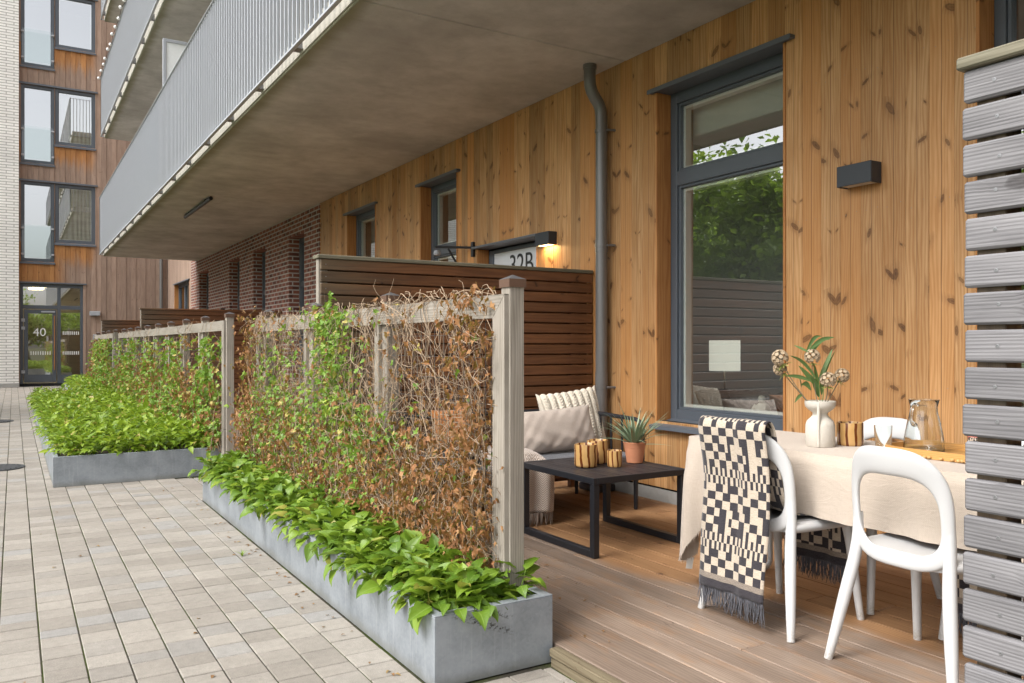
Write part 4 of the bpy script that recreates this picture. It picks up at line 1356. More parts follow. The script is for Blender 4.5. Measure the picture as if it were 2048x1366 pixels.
def creeper(X, y0, y1, zb, zt, nst, ngreen, ndead, fg, fd, label, s0, s1, seed, over=0.25, clutter=0.045, low=0.9, stemr=1.0, rail=0.10, blobs=()):
    rr = random.Random(seed)
    t = thing("creeper", (X, (y0 + y1) / 2, zb), label, "creeper", "creepers climbing the trellises")
    b = MB()
    pts_all = []
    def walk(p, d, n, step, wander, grav, rad, mat=0):
        P = [Vector(p)]; d = Vector(d)
        for _ in range(n):
            d = (d + Vector((rr.gauss(0, wander) * 0.5, rr.gauss(0, wander), rr.gauss(0, wander) + grav))).normalized()
            q = P[-1] + d * step
            if abs(q.x - X) > 0.09: d.x *= -0.7; q.x = X + (0.09 if q.x > X else -0.09)
            if q.y < y0 - 0.05: d.y = abs(d.y); q.y = y0 - 0.05
            if q.z < zb + 0.0: break
            P.append(q)
        if len(P) > 2:
            b.tube(P, [rad * (1 - 0.6 * k / len(P)) for k in range(len(P))], 4, cap=False, rnd=rr.random())
            pts_all.extend(P[1:])
    for i in range(nst):
        y = rr.uniform(y0 + 0.02, y1 + over * 0.5)
        kind = rr.random()
        if kind < 0.40:      # climbing from the soil
            walk((X + rr.gauss(0, clutter), y, zb), (0, rr.gauss(0, 0.3), 1), int(5 + 24 * rr.random() ** 2.2), 0.05, 0.26, 0.02, rr.uniform(0.0016, 0.0036) * stemr)
        elif kind < 0.47:    # hanging from the rail
            walk((X + rr.gauss(-0.015, 0.02), y, zt + rr.uniform(0, 0.03)), (rr.choice((-0.5, 0.3)), rr.gauss(0, 0.4), -0.5), rr.randint(6, 20), 0.045, 0.30, -0.16, rr.uniform(0.0012, 0.0022) * stemr)
        else:                # tangled in the lower part
            z = zb + (zt - zb) * rr.random() ** 2.6 * low
            walk((X + rr.gauss(-0.01, clutter), y, z), (rr.gauss(0, 0.4), rr.gauss(0, 1), rr.gauss(0, 0.5)), rr.randint(5, 14), 0.04, 0.30, -0.02, rr.uniform(0.0009, 0.0020) * stemr)
    for i in range(int(nst * rail)):     # arching over the rail
        y = rr.uniform(y0 + 0.05, y1)
        P = []
        L = rr.uniform(0.15, 0.45); hh = rr.uniform(0.015, 0.06)
        for k in range(9):
            s_ = k / 8
            P.append((X - 0.03 + 0.08 * s_ + rr.gauss(0, 0.004), y + L * (s_ - 0.5) + rr.gauss(0, 0.006), zt + 0.006 + hh * math.sin(math.pi * s_) + rr.gauss(0, 0.004)))
        b.tube(P, 0.0016 * stemr, 4, cap=False, rnd=rr.random())
        # wrapped round the face of the rail
        y = rr.uniform(y0 + 0.05, y1)
        P = [(X + 0.03, y, zt + 0.004), (X - 0.004, y + 0.01, zt + 0.006), (X - 0.009, y + 0.016 + rr.gauss(0, 0.01), zt - 0.04), (X - 0.009, y + 0.02 + rr.gauss(0, 0.015), zt - 0.09), (X - 0.004 + rr.gauss(0, 0.01), y + rr.gauss(0, 0.03), zt - 0.16)]
        b.tube(P, 0.0016 * stemr, 4, cap=False, rnd=rr.random())
    b.build("stems", M_stem, t)
    P = np.array([tuple(p) for p in pts_all])
    def scatter(n, f, T, mat, name, sa, sb, droop):
        ok = []
        while len(ok) < n:
            p = P[nr.integers(0, len(P))] if rr.random() < 0.75 else np.array((X + rr.gauss(0, 0.03), rr.uniform(y0, y1 + over), rr.uniform(zb, zt + 0.03)))
            if rr.random() < f(p[1], p[2]) and (rail > 0 or p[2] < zt - 0.13):
                ok.append((p[0] + rr.gauss(-0.032, 0.024), p[1] + rr.gauss(0, 0.02), p[2] + rr.gauss(0, 0.02)))
        if name == 'green_leaves':
            for (by_, bz_, sy_, sz_, bn_) in blobs:
                ok += [(X - 0.045 + rr.gauss(0, 0.025), by_ + rr.gauss(0, sy_), bz_ + rr.gauss(0, sz_)) for _ in range(bn_)]
        O = np.array(ok); k = len(O)
        O[:, 0] = np.where((O[:, 2] > zt - 0.1) & (O[:, 2] < zt + 0.005), np.minimum(O[:, 0], X - 0.012), O[:, 0])
        az = nr.normal(math.pi / 2, 1.0, k)                  # leaf tip direction after drooping; blades mostly face the path
        M = rotz(az) @ rotx(nr.normal(-droop, 0.55, k)) @ roty(nr.normal(0, 0.6, k))
        S = nr.uniform(sa, sb, k)
        rn = nr.random(k); pick = nr.integers(0, len(T), k)
        lb = MB()
        for q, (TV, TF, TU) in enumerate(T):
            s_ = pick == q
            lb.bulk(np.einsum('kij,nj->kni', M[s_], TV) * S[s_][:, None, None] + O[s_][:, None, :], TF, TU, rn[s_])
        lb.build(name, mat, t)
    scatter(ngreen, fg, IT, M_ivy, "green_leaves", s0, s1, 0.5)
    scatter(ndead, fd, DT, M_dead, "dead_leaves", s0 * 0.7, s1 * 0.8, 1.0)
    return t
def sm(x, a, b):
    t_ = min(1, max(0, (x - a) / (b - a))); return t_ * t_ * (3 - 2 * t_)
def fg1(y, z):
    blob = math.exp(-((y - 4.85) / 0.30) ** 2) * sm(z, 0.7, 1.0)
    lowg = (1 - sm(z, 0.75, 1.1)) * sm(y, 3.6, 4.6) * 0.55
    return min(1, blob * 1.0 + lowg + 0.05 + 0.10 * sm(y, 4.0, 6.5))
def fd1(y, z):
    colm = math.exp(-((y - 3.05) / 0.13) ** 2)
    lowb = (1 - sm(z, 0.6, 1.0)) * (0.35 + 0.65 * (1 - sm(y, 3.4, 4.6)))
    tip = sm(y, 6.6, 6.9) * 0.8
    return min(1, 0.9 * colm + lowb + tip + 0.10)
creeper(1.706, 2.97, 6.86, 0.24, 1.463, 2700, 2300, 8200, fg1, fd1, "half dead ivy creeper, mostly brown, on the trellis nearest the dining terrace", 0.021, 0.044, 3, rail=0.02, blobs=((4.95, 1.40, 0.17, 0.06, 190), (4.85, 1.18, 0.14, 0.13, 250), (4.75, 0.95, 0.18, 0.14, 170), (5.6, 0.72, 0.5, 0.13, 520), (4.3, 0.72, 0.35, 0.14, 330), (6.2, 1.0, 0.3, 0.15, 200)))
def hash1(y):
    return 0.5 + 0.5 * math.sin(y * 2.7 + 1.3) * math.sin(y * 1.1)
def fg2(y, z): return (0.45 + 0.55 * hash1(y)) * (1 - 0.85 * sm(z, 0.75 + 0.35 * math.sin(y * 3.1) + 0.35 * sm(y, 9.0, 8.2), 1.2 + 0.35 * math.sin(y * 3.1) + 0.4 * sm(y, 9.2, 8.2)))
def fd2(y, z): return (1 - 0.6 * hash1(y)) * (1 - 0.8 * sm(z, 0.8, 1.15))
creeper(1.69, 8.1, 17.1, 0.24, 1.492, 620, 6500, 3300, fg2, fd2, "leafy green and brown creeper on the long trellis of the wide planter", 0.032, 0.065, 5, over=0.0, stemr=1.2, rail=0.0)
creeper(1.69, 18.25, 22.6, 0.24, 1.505, 190, 2400, 1100, lambda y, z: 0.9 - 0.5 * sm(y, 21.3, 22.4), lambda y, z: 0.25 + 0.7 * sm(y, 21, 22.3), "yellow green creeper on the farthest short trellis", 0.045, 0.075, 6, over=0.0, stemr=1.5, rail=0.0)
# ------------------------------------------------------------------ pipes, lamps and brackets on the facade
b = MB()
arc = [(4.0, 5.37, 3.536), (4.0, 5.37, 3.42), (4.004, 5.37, 3.37), (4.02, 5.37, 3.325), (4.05, 5.37, 3.28), (4.085, 5.37, 3.24), (4.11, 5.37, 3.195), (4.118, 5.37, 3.14), (4.12, 5.37, 3.05), (4.12, 5.37, 0.10)]
b.tube(arc, 0.049, 24)
for zz in (2.02, 0.93):
    b.tube([(4.12, 5.37, zz), (4.12, 5.37, zz + 0.10)], 0.0525, 24)
b.tube([(4.0, 5.37, 3.50), (4.0, 5.37, 3.534)], 0.056, 24)
dp = b.build("downpipe", M_pipe, smooth=True, angle=40)
tag(dp, "grey metal downpipe with a swan neck bend on the pine wall beside the fence", "downpipe")
for zz in (2.06, 0.90, 3.0):
    b = MB()
    b.tube([(4.12, 5.37, zz), (4.12, 5.37, zz + 0.025)], 0.055, 24)
    b.tube([(4.13, 5.31, zz + 0.012), (4.21, 5.29, zz + 0.012)], 0.010, 8)
    b.build("pipe_clamp", M_pipe, dp)
b = MB()
b.box((3.98, 5.24, 0.075), (4.17, 5.50, 0.13), 1, 0.01); b.tube([(4.12, 5.37, 0.13), (4.12, 5.37, 0.2)], 0.062, 20)
b.build("drain_foot", M_black, dp)

def box_lamp(y0, y1, z0, z1, label, lit):
    t = thing("wall_lamp", (XW, (y0 + y1) / 2, z0), label, "wall lamp", "box lamps on the pine wall")
    b = MB()
    x0 = XW - 0.10
    b.box((x0, y0, z0), (x0 + 0.006, y1, z1), 1, 0.002)
    b.box((x0 + 0.0065, y0, z0), (XW - 0.003, y0 + 0.006, z1), 0, 0.001)
    b.box((x0 + 0.0065, y1 - 0.006, z0), (XW - 0.003, y1, z1), 0, 0.001)
    b.box((x0 + 0.0065, y0 + 0.0065, z1 - 0.006), (XW - 0.003, y1 - 0.0065, z1), 1, 0.001)
    b.build("housing", M_lampbody, t)
    d = MB(); d.box((x0 + 0.008, y0 + 0.008, z0 + 0.006), (XW - 0.006, y1 - 0.008, z0 + 0.02), 1)
    d.build("diffuser", emis("lamp_diffuser_glow", (1.0, 0.66, 0.28), 5.0) if lit else plain("lamp_diffuser", (0.65, 0.62, 0.55), 0.4), t)
    if lit:
        al = bpy.data.lights.new("lamp_light", 'AREA')
        al.shape = 'RECTANGLE'; al.size = 0.07; al.size_y = y1 - y0 - 0.03; al.energy = 0.8; al.color = (1.0, 0.62, 0.26)
        ao = bpy.data.objects.new("lamp_light", al); col.objects.link(ao)
        ao.parent = t; ao.location = (-0.05, 0, -0.002)
box_lamp(2.882, 3.105, 2.172, 2.292, "dark box lamp on the wall right of the big window, unlit", False)
box_lamp(6.125, 6.345, 2.165, 2.285, "dark box lamp glowing warm underneath beside the door numbered 32B", True)
b = MB()
b.box((4.10, 19.75, 1.93), (4.186, 19.9, 2.13), 2, 0.006); b.box((4.12, 19.77, 1.915), (4.18, 19.88, 1.929), 1, 0.002)
tag(b.build("wall_lamp", M_lampbody), "small black lamp on the red brick wall between two narrow windows", "wall lamp")

t = thing("bracket_arm", (4.18, 7.68, 2.2), "black folding bracket arm reaching out from the door head across the window", "bracket")
b = MB(); b.tube([(4.19, 7.70, 2.30), (3.93, 8.07, 2.33)], (0.014, ) * 2, 8); b.box((4.165, 7.67, 2.2), (4.199, 7.71, 2.36), 2, 0.004); b.build("arm", M_black, t)
b = MB(); b.tube([(4.19, 7.72, 1.85), (4.02, 7.95, 2.30)], 0.012, 8); b.build("brace", M_black, t)
b = MB(); b.lathe([(0.0, 0), (0.035, 0.0), (0.04, 0.02), (0.03, 0.05), (0.0, 0.055)], (3.94, 8.06, 2.24), 16); b.build("end_fitting", M_rail, t)
b = MB(); b.tube([(2.565, 13.05, 3.50), (2.555, 15.2, 3.50)], 0.03, 10)
for yy in (13.4, 14.8): b.box((2.54, yy, 3.50), (2.58, yy + 0.04, 3.5345), 2)
tag(b.build("ceiling_bar", M_black), "thin dark bar fixed under the concrete balcony", "bar")
b = MB()
wire = []
for k in range(40):
    yy = 12.5 + k * 0.27
    wire.append((1.83 + 0.01 * math.sin(k * 2.1), yy, 7.94 + 0.03 * math.sin(k * 1.3)))
st = thing("string_lights", (1.83, 18, 7.9), "string of little white bulbs along the upper balcony railing", "string lights")
b.tube(wire, 0.006, 5); b.build("wire", M_black, st)
M_bulb = plain("white_bulb", (0.85, 0.84, 0.82), 0.4)
for k in range(0, 40, 2):
    x, y, z = wire[k]
    b = MB(); b.lathe([(0.0, -0.045), (0.02, -0.038), (0.032, -0.015), (0.028, 0.012), (0.012, 0.026), (0.0, 0.027)], (x - 0.02, y, z), 10); b.build("bulb", M_bulb, st, smooth=True)

# ------------------------------------------------------------------ coffee table
ct = thing("coffee_table", (3.08, 4.02, 0.07), "low black metal coffee table with slatted top and sled legs", "coffee table")
X0, X1, Y0, Y1, ZT = 2.735, 3.43, 3.635, 4.405, 0.518
b = MB()
b.box((X0, Y0, ZT - 0.035), (X0 + 0.03, Y1, ZT), 1, 0.002); b.box((X1 - 0.03, Y0, ZT - 0.035), (X1, Y1, ZT), 1, 0.002)
b.box((X0 + 0.0305, Y0, ZT - 0.035), (X1 - 0.0305, Y0 + 0.03, ZT), 0, 0.002); b.box((X0 + 0.0305, Y1 - 0.03, ZT - 0.035), (X1 - 0.0305, Y1, ZT), 0, 0.002)
b.build("frame", M_black, ct)
b = MB()
n = 7; wq = (X1 - X0 - 0.064) / n
for k in range(n):
    xa = X0 + 0.032 + k * wq
    b.box((xa + 0.002, Y0 + 0.031, ZT - 0.022), (xa + wq - 0.002, Y1 - 0.031, ZT - 0.001), 1, 0.002)
b.build("slatted_top", M_slat, ct)
for xs in (X0 + 0.004, X1 - 0.045):
    b = MB(); w_ = 0.04
    b.box((xs, Y0 + 0.004, 0.072), (xs + w_, Y0 + 0.004 + w_, ZT - 0.0355), 2, 0.003)
    b.box((xs, Y1 - 0.004 - w_, 0.072), (xs + w_, Y1 - 0.004, ZT - 0.0355), 2, 0.003)
    b.box((xs, Y0 + 0.0045 + w_, 0.072), (xs + w_, Y1 - 0.0045 - w_, 0.072 + w_), 1, 0.003)
    b.build("leg", M_black, ct)

# striped cups
def amber():
    m = NT("striped_amber_glass")
    _, u, v = m.uv()
    r = m.rnd()
    wob = m.noise(m.xyz(m.ma('MULTIPLY', u, 3.0), m.ma('MULTIPLY', v, 9.0), m.ma('MULTIPLY', r, 20.0)), 1.0, 2.0)
    ph = m.ma('FRACT', m.ma('ADD', m.ma('ADD', m.ma('MULTIPLY', u, 9.0), m.ma('MULTIPLY', m.ma('SUBTRACT', wob, 0.5), 0.6)), m.ma('ADD', r, m.ma('MULTIPLY', v, m.ma('MULTIPLY', m.ma('SUBTRACT', r, 0.4), 4.0)))))
    s_ = m.ramp(m.ma('ABSOLUTE', m.ma('SUBTRACT', ph, 0.5)), 0.17, 0.13)
    p, x, y, z = m.pos()
    c = m.mix(m.noise(p, 25.0, 3.0), (0.60, 0.37, 0.15), (0.50, 0.28, 0.09))
    c = m.mix(s_, c, (0.13, 0.032, 0.008))
    return m.done(m.bsdf(c, 0.18, None, spec=0.6, Transmission_Weight=0.12))
M_amber = amber()
def cup(x, y, z, r, h, rnd_, label):
    b = MB()
    b.lathe([(0.0, 0.0), (r * 0.9, 0.0), (r * 0.985, 0.008), (r, 0.02), (r, h * 0.5), (r * 1.005, h - 0.004), (r * 0.99, h), (r * 0.955, h - 0.003), (r * 0.94, h * 0.5), (r * 0.93, 0.018), (0.0, 0.014)], (x, y, z + 0.001), 48, rnd_)
    tag(b.build("candle_holder", M_amber, smooth=True, angle=60), label, "candle holder", "striped amber candle holders")
cup(2.965, 4.02, ZT, 0.069, 0.137, 0.31, "wide amber candle holder with upright brown stripes, at the front of the coffee table")
cup(3.13, 4.12, ZT, 0.066, 0.142, 0.62, "tall amber candle holder half hidden behind the front one on the coffee table")
cup(3.115, 3.93, ZT, 0.045, 0.098, 0.93, "smallest amber candle holder with slanting stripes on the coffee table")

# potted plant
def blade(b, base, az, lean, L, w_, curl, rnd_, twist=0.0):
    V = []; UV = []; P = Vector(base); el = lean
    n = 9
    for k in range(n + 1):
        t_ = k / n
        ww = w_ * (0.7 + 0.6 * math.sin(math.pi * min(1, t_ * 1.15 + 0.1))) * (1 - t_ ** 3) + 0.0006
        d = Vector((math.cos(az) * math.sin(el), math.sin(az) * math.sin(el), math.cos(el)))
        sd_ = Vector((-math.sin(az), math.cos(az), 0))
        nn = d.cross(sd_)
        V += [P - sd_ * ww - nn * ww * 0.35, P + nn * 0.0, P + sd_ * ww - nn * ww * 0.35]
        UV += [(-1, t_), (0, t_), (1, t_)]
        P = P + d * (L / n); el += curl / n
    F = []
    for k in range(n):
        for i in range(2):
            F.append((k * 3 + i, k * 3 + i + 1, (k + 1) * 3 + i + 1, (k + 1) * 3 + i))
    b.add(V, F, UV, rnd_)
M_agave = leafmat("succulent_leaf", (0.17, 0.235, 0.145), (0.235, 0.30, 0.20), (0.30, 0.35, 0.235), vein=0.15, trans=0.08, rough=0.55, dry=(0.34, 0.24, 0.14), dryamt=0.1)
M_terra = plain("terracotta", (0.50, 0.205, 0.105), 0.8, 0, 25, 0.22, 0.15)
pt = thing("potted_plant", (3.33, 4.0, ZT), "spiky grey green succulent in a terracotta pot on the coffee table", "potted plant")
b = MB()
b.lathe([(0.0, 0.001), (0.047, 0.001), (0.05, 0.004), (0.064, 0.095), (0.066, 0.097), (0.0665, 0.103), (0.0725, 0.125), (0.0735, 0.127), (0.0735, 0.132), (0.066, 0.132), (0.064, 0.118), (0.0, 0.116)], (3.33, 4.0, ZT), 48)
b.build("pot", M_terra, pt, smooth=True, angle=35)
b = MB()
for i in range(46):
    az = 2.4 * i + rng.gauss(0, 0.15); f_ = i / 46
    blade(b, (3.33 + 0.018 * math.cos(az), 4.0 + 0.018 * math.sin(az), ZT + 0.115), az, 0.15 + 0.95 * f_ + rng.gauss(0, 0.1), rng.uniform(0.18, 0.30), rng.uniform(0.006, 0.0095), rng.uniform(0.2, 0.9), rng.random())
b.build("leaves", M_agave, pt, smooth=True)

# ------------------------------------------------------------------ bench with cushions
bn = thing("garden_bench", (3.0, 5.0, 0.07), "black metal slatted bench with a thin grey seat cushion along the brown fence", "bench")
bx0, bx1, by0, by1 = 2.05, 3.90, 4.56, 5.42
b = MB()
for (lo, hi, L) in (((bx0, by0, 0.385), (bx1, by0 + 0.035, 0.415), 0), ((bx0, by1 - 0.035, 0.385), (bx1, by1, 0.415), 0), ((bx0, by0 + 0.0355, 0.385), (bx0 + 0.035, by1 - 0.0355, 0.415), 1), ((bx1 - 0.035, by0 + 0.0355, 0.385), (bx1, by1 - 0.0355, 0.415), 1)):
    b.box(lo, hi, L, 0.004)
for k in range(8):
    ya = by0 + 0.05 + k * 0.098
    b.box((bx0 + 0.036, ya, 0.395), (bx1 - 0.036, ya + 0.08, 0.412), 0, 0.003)
b.build("seat_frame", M_black, bn)
for (lx, ly) in ((bx1 - 0.06, by0 + 0.02), (bx1 - 0.06, by1 - 0.11), (bx0 + 0.06, by0 + 0.02), (bx0 + 0.06, by1 - 0.11), (3.0, by1 - 0.11)):
    b = MB(); b.tube([(lx, ly + 0.02, 0.071), (lx, ly + 0.02, 0.384)], [0.014, 0.019], 12); b.build("leg", M_black, bn, smooth=True, angle=50)
b = MB()
b.tube([(bx0, by1 - 0.02, 0.74), (bx1 - 0.05, by1 - 0.02, 0.74), (bx1 - 0.018, by1 - 0.04, 0.738), (bx1 - 0.015, by1 - 0.09, 0.735), (bx1 - 0.015, by0 + 0.09, 0.715), (bx1 - 0.015, by0 + 0.05, 0.70), (bx1 - 0.015, by0 + 0.02, 0.66), (bx1 - 0.016, by0 + 0.018, 0.41)], 0.016, 12)
b.tube([(bx0 + 0.015, by0 + 0.018, 0.41), (bx0 + 0.015, by0 + 0.02, 0.68), (bx0 + 0.015, by0 + 0.09, 0.715), (bx0 + 0.015, by1 - 0.03, 0.738)], 0.016, 12)
b.build("top_rail", M_black, bn, smooth=True, angle=50)
b = MB()
for k in range(13):
    xx = bx0 + 0.07 + k * 0.142
    b.tube([(xx, by1 - 0.03, 0.41), (xx, by1 - 0.02, 0.735)], 0.009, 8)
for k in range(6):
    yy = by0 + 0.12 + k * 0.13
    for xx in (bx1 - 0.015, bx0 + 0.015):
        b.tube([(xx, yy, 0.41), (xx, yy + 0.005, 0.722)], 0.009, 8)
b.build("spindles", M_black, bn, smooth=True, angle=50)
M_greycush = fabric("grey_outdoor_cloth", (0.085, 0.09, 0.105), (0.05, 0.053, 0.062), scale=1400, bump=0.3)
def slab_cushion(b, x0, x1, y0, y1, z0, z1, n=24):
    cx, cy, cz = (x0 + x1) / 2, (y0 + y1) / 2, (z0 + z1) / 2
    def fn(a, t_):
        th_ = a * 2 * math.pi; ph = (t_ - 0.5) * math.pi
        def se(v_, e): return math.copysign(abs(v_) ** e, v_)
        return (cx + (x1 - x0) / 2 * se(math.cos(th_), 0.14) * se(math.cos(ph), 0.22), cy + (y1 - y0) / 2 * se(math.sin(th_), 0.14) * se(math.cos(ph), 0.22), cz + (z1 - z0) / 2 * se(math.sin(ph), 0.6))
    b.grid(fn, 96, n, uvf=lambda a, t_: (fn(a, t_)[0], fn(a, t_)[1] + fn(a, t_)[2]))
b = MB(); slab_cushion(b, bx0 + 0.02, 2.985, by0 - 0.005, by1 - 0.05, 0.414, 0.478); slab_cushion(b, 2.99, bx1 - 0.035, by0 - 0.005, by1 - 0.05, 0.414, 0.478)
tag(b.build("seat_cushion", M_greycush, smooth=True), "thin charcoal grey seat cushion lying on the black bench", "seat cushion")

M_linen = fabric("linen", (0.47, 0.40, 0.345), (0.37, 0.31, 0.265), scale=1200, bump=0.35, blot=0.08)
M_cream = fabric("cream_tufted", (0.72, 0.66, 0.56), (0.55, 0.48, 0.38), scale=900, bump=0.6, blot=0.2)
M_tan = fabric("tan_cloth", (0.42, 0.17, 0.05), (0.33, 0.12, 0.035), scale=900)
def pillow(name, c, sx, sz, th_, rz, rx, mat, label, wr=1.0, ribs=0, ry=0.0, seed=1):
    rr = random.Random(seed)
    ph = [rr.uniform(0, 6.28) for _ in range(8)]
    M = Matrix.Translation(c) @ Matrix.Rotation(rz, 4, 'Z') @ Matrix.Rotation(rx, 4, 'X') @ Matrix.Rotation(ry, 4, 'Y')
    b = MB(); n = 64 if not ribs else 90
    for sg in (-1, 1):
        def fn(a, t_):
            u, v = 2 * a - 1, 2 * t_ - 1
            pin = 1 - 0.10 * (1 - abs(v) ** 2) * abs(u) ** 3 * 0.6
            pin2 = 1 - 0.12 * (1 - abs(u) ** 2) * abs(v) ** 3 * 0.6
            k = max(0.0, (1 - abs(u) ** 2.6)) ** 0.55 * max(0.0, (1 - abs(v) ** 2.6)) ** 0.55
            e = max(abs(u), abs(v))
            wn = wr * 0.006 * (e ** 2) * (math.sin(13 * u + 5 * v + ph[0]) * math.sin(4 * v + ph[1]) + 0.7 * math.sin(22 * u - 9 * v + ph[2])) * (1 - e ** 8)
            wn += wr * 0.010 * math.exp(-((v + 0.55) / 0.28) ** 2) * math.sin(9 * u + 3 * v + ph[3]) * (1 - abs(u) ** 4)
            y = sg * (th_ * k + wn * (0.4 + k))
            if ribs:
                w_ = abs(math.sin(u * ribs * math.pi / 2))
                y += sg * (0.020 * w_ ** 0.6 + 0.007 * math.sin(v * 60 + 5 * math.sin(u * 40)) * w_) * min(1, k * 3)
            zz = v * sz * pin2 + (0.014 * abs(math.sin(u * ribs * math.pi / 2)) * abs(v) ** 6 * (1 if v > 0 else -1) if ribs else 0)
            p = M @ Vector((u * sx * pin, y, zz))
            return (p.x, p.y, p.z)
        b.grid(fn if sg < 0 else (lambda a, t_: fn(1 - a, t_)), n, n, uvf=lambda a, t_: (a * 2 * sx, t_ * 2 * sz))
    return tag(b.build(name, mat, smooth=True), label, "cushion", "cushions on the bench")
pillow("cushion", (3.355, 4.93, 0.638), 0.345, 0.165, 0.075, R(-4), R(-20), M_linen, "plain beige linen cushion in front, on the bench", seed=4, ry=R(-3))
pillow("cushion", (3.685, 5.18, 0.69), 0.255, 0.215, 0.07, R(-12), R(-14), M_cream, "cream tufted cushion with ribs leaning behind the linen one", ribs=9, wr=0.3, ry=R(-7), seed=9)
pillow("cushion", (2.66, 5.16, 0.66), 0.17, 0.15, 0.075, R(6), R(-18), M_tan, "orange brown cushion on the bench seen through the creeper", seed=12)

def herring():
    m = NT("herringbone_wool")
    _, u, v = m.uv()
    z = m.ma('ABSOLUTE', m.ma('SUBTRACT', m.ma('FRACT', m.ma('MULTIPLY', u, 22.0)), 0.5))
    st = m.ma('FRACT', m.ma('ADD', m.ma('MULTIPLY', v, 85.0), m.ma('MULTIPLY', z, 3.5)))
    s_ = m.ramp(m.ma('ABSOLUTE', m.ma('SUBTRACT', st, 0.5)), 0.15, 0.35)
    c = m.mix(s_, (0.24, 0.185, 0.15), (0.60, 0.52, 0.45))
    return m.done(m.bsdf(c, 0.9, m.bump(s_, 0.4, 0.002), spec=0.15, Sheen_Weight=0.3))
M_herr = herring()
def ribbon(path, step):
    """resample a polyline of (x..)-tuples to equal steps"""
    P = [Vector(p) for p in path]
    cum = [0.0]
    for a_, b_ in zip(P, P[1:]): cum.append(cum[-1] + (b_ - a_).length)
    L = cum[-1]; n = int(L / step)
    out = []
    for k in range(n + 1):
        d = L * k / n; i = 0
        while i < len(cum) - 2 and cum[i + 1] < d: i += 1
        f_ = (d - cum[i]) / max(1e-9, cum[i + 1] - cum[i])
        out.append(P[i].lerp(P[i + 1], f_))
    return out, L
def smooth_poly(P, it=3):
    P = [Vector(p) for p in P]
    for _ in range(it):
        Q = [P[0]]
        for a_, b_ in zip(P, P[1:]):
            Q += [a_.lerp(b_, 0.25), a_.lerp(b_, 0.75)]
        P = Q + [P[-1]]
    return P
def fringe(b, p0, p1, n, L, rad, down=Vector((0, 0, -1)), seed=0, mat=0):
    rr = random.Random(seed)
    for k in range(n):
        p = Vector(p0).lerp(Vector(p1), (k + rr.random() * 0.6) / n)
        q = p.copy(); pts = [p]
        d = Vector((rr.gauss(0, 0.12), rr.gauss(0, 0.12), -1)).normalized()
        ll = L * rr.uniform(0.75, 1.1)
        for j in range(4):
            d = (d + Vector((rr.gauss(0, 0.12), rr.gauss(0, 0.12), -0.2))).normalized()
            q = q + d * ll / 4
            pts.append(q.copy())
        b.tube(pts, [rad, rad * 1.1, rad, rad * 0.8, rad * 0.4], 5, cap=False, rnd=rr.random(), mat=mat)
bl = thing("blanket", (2.8, 4.7, 0.48), "beige herringbone blanket with tassels hanging over the front of the bench", "blanket")
path, L = ribbon(smooth_poly([(0, 5.25, 0.505), (0, 5.0, 0.515), (0, 4.75, 0.525), (0, 4.60, 0.52), (0, 4.525, 0.49), (0, 4.515, 0.42), (0, 4.52, 0.3), (0, 4.515, 0.155)]), 0.02)
b = MB(); n = len(path) - 1
def bf(a, t_):
    p = path[min(n, int(round(t_ * n)))]
    x = 2.56 + 0.50 * a
    e = 0.03 * max(0, (a - 0.85) / 0.15) ** 2 if p.z > 0.45 else 0
    fold = 0.016 * math.sin(a * 21 + 2 * t_) * t_ + 0.012 * math.sin(a * 8)
    return (x + 0.01 * math.sin(t_ * 9), p.y - (fold if p.z < 0.5 else 0) + 0.0, p.z - e + (0.02 * math.sin(a * 7 + t_ * 5) + 0.012 if p.z > 0.5 else 0))
b.grid(bf, 60, n, uvf=lambda a, t_: (a * 0.5, t_ * L))
b.build("cloth", M_herr, bl, smooth=True, solid=0.006)
b = MB(); fringe(b, bf(0, 1), bf(1, 1), 70, 0.085, 0.0034, seed=3); b.build("tassels", plain("wool_tassel", (0.33, 0.27, 0.225), 0.9, var=0.4), bl)

# ------------------------------------------------------------------ dining table, cloth and things on it
dt = thing("dining_table", (3.15, 2.1, 0.07), "dining table with white tubular legs under a beige cloth", "table")
TZ = 0.803
b = MB(); b.box((2.87, 1.05, TZ - 0.03), (3.44, 3.0, TZ - 0.004), 1, 0.004); b.build("tabletop", M_chair, dt)
for yy in (2.96, 1.1):
    b = MB()
    b.tube([(2.96, yy + 0.03, TZ - 0.03), (2.96, yy + 0.03, 0.14), (2.965, yy + 0.03, 0.11), (2.985, yy + 0.03, 0.09), (3.01, yy + 0.03, 0.085), (3.36, yy + 0.03, 0.085), (3.385, yy + 0.03, 0.09), (3.405, yy + 0.03, 0.11), (3.41, yy + 0.03, 0.14), (3.41, yy + 0.03, TZ - 0.03)], 0.0135, 12)
    b.build("leg", M_chair, dt, smooth=True)
M_cloth = fabric("table_linen", (0.50, 0.425, 0.35), (0.43, 0.36, 0.295), scale=1000, bump=0.4, blot=0.06, crease=0.8)
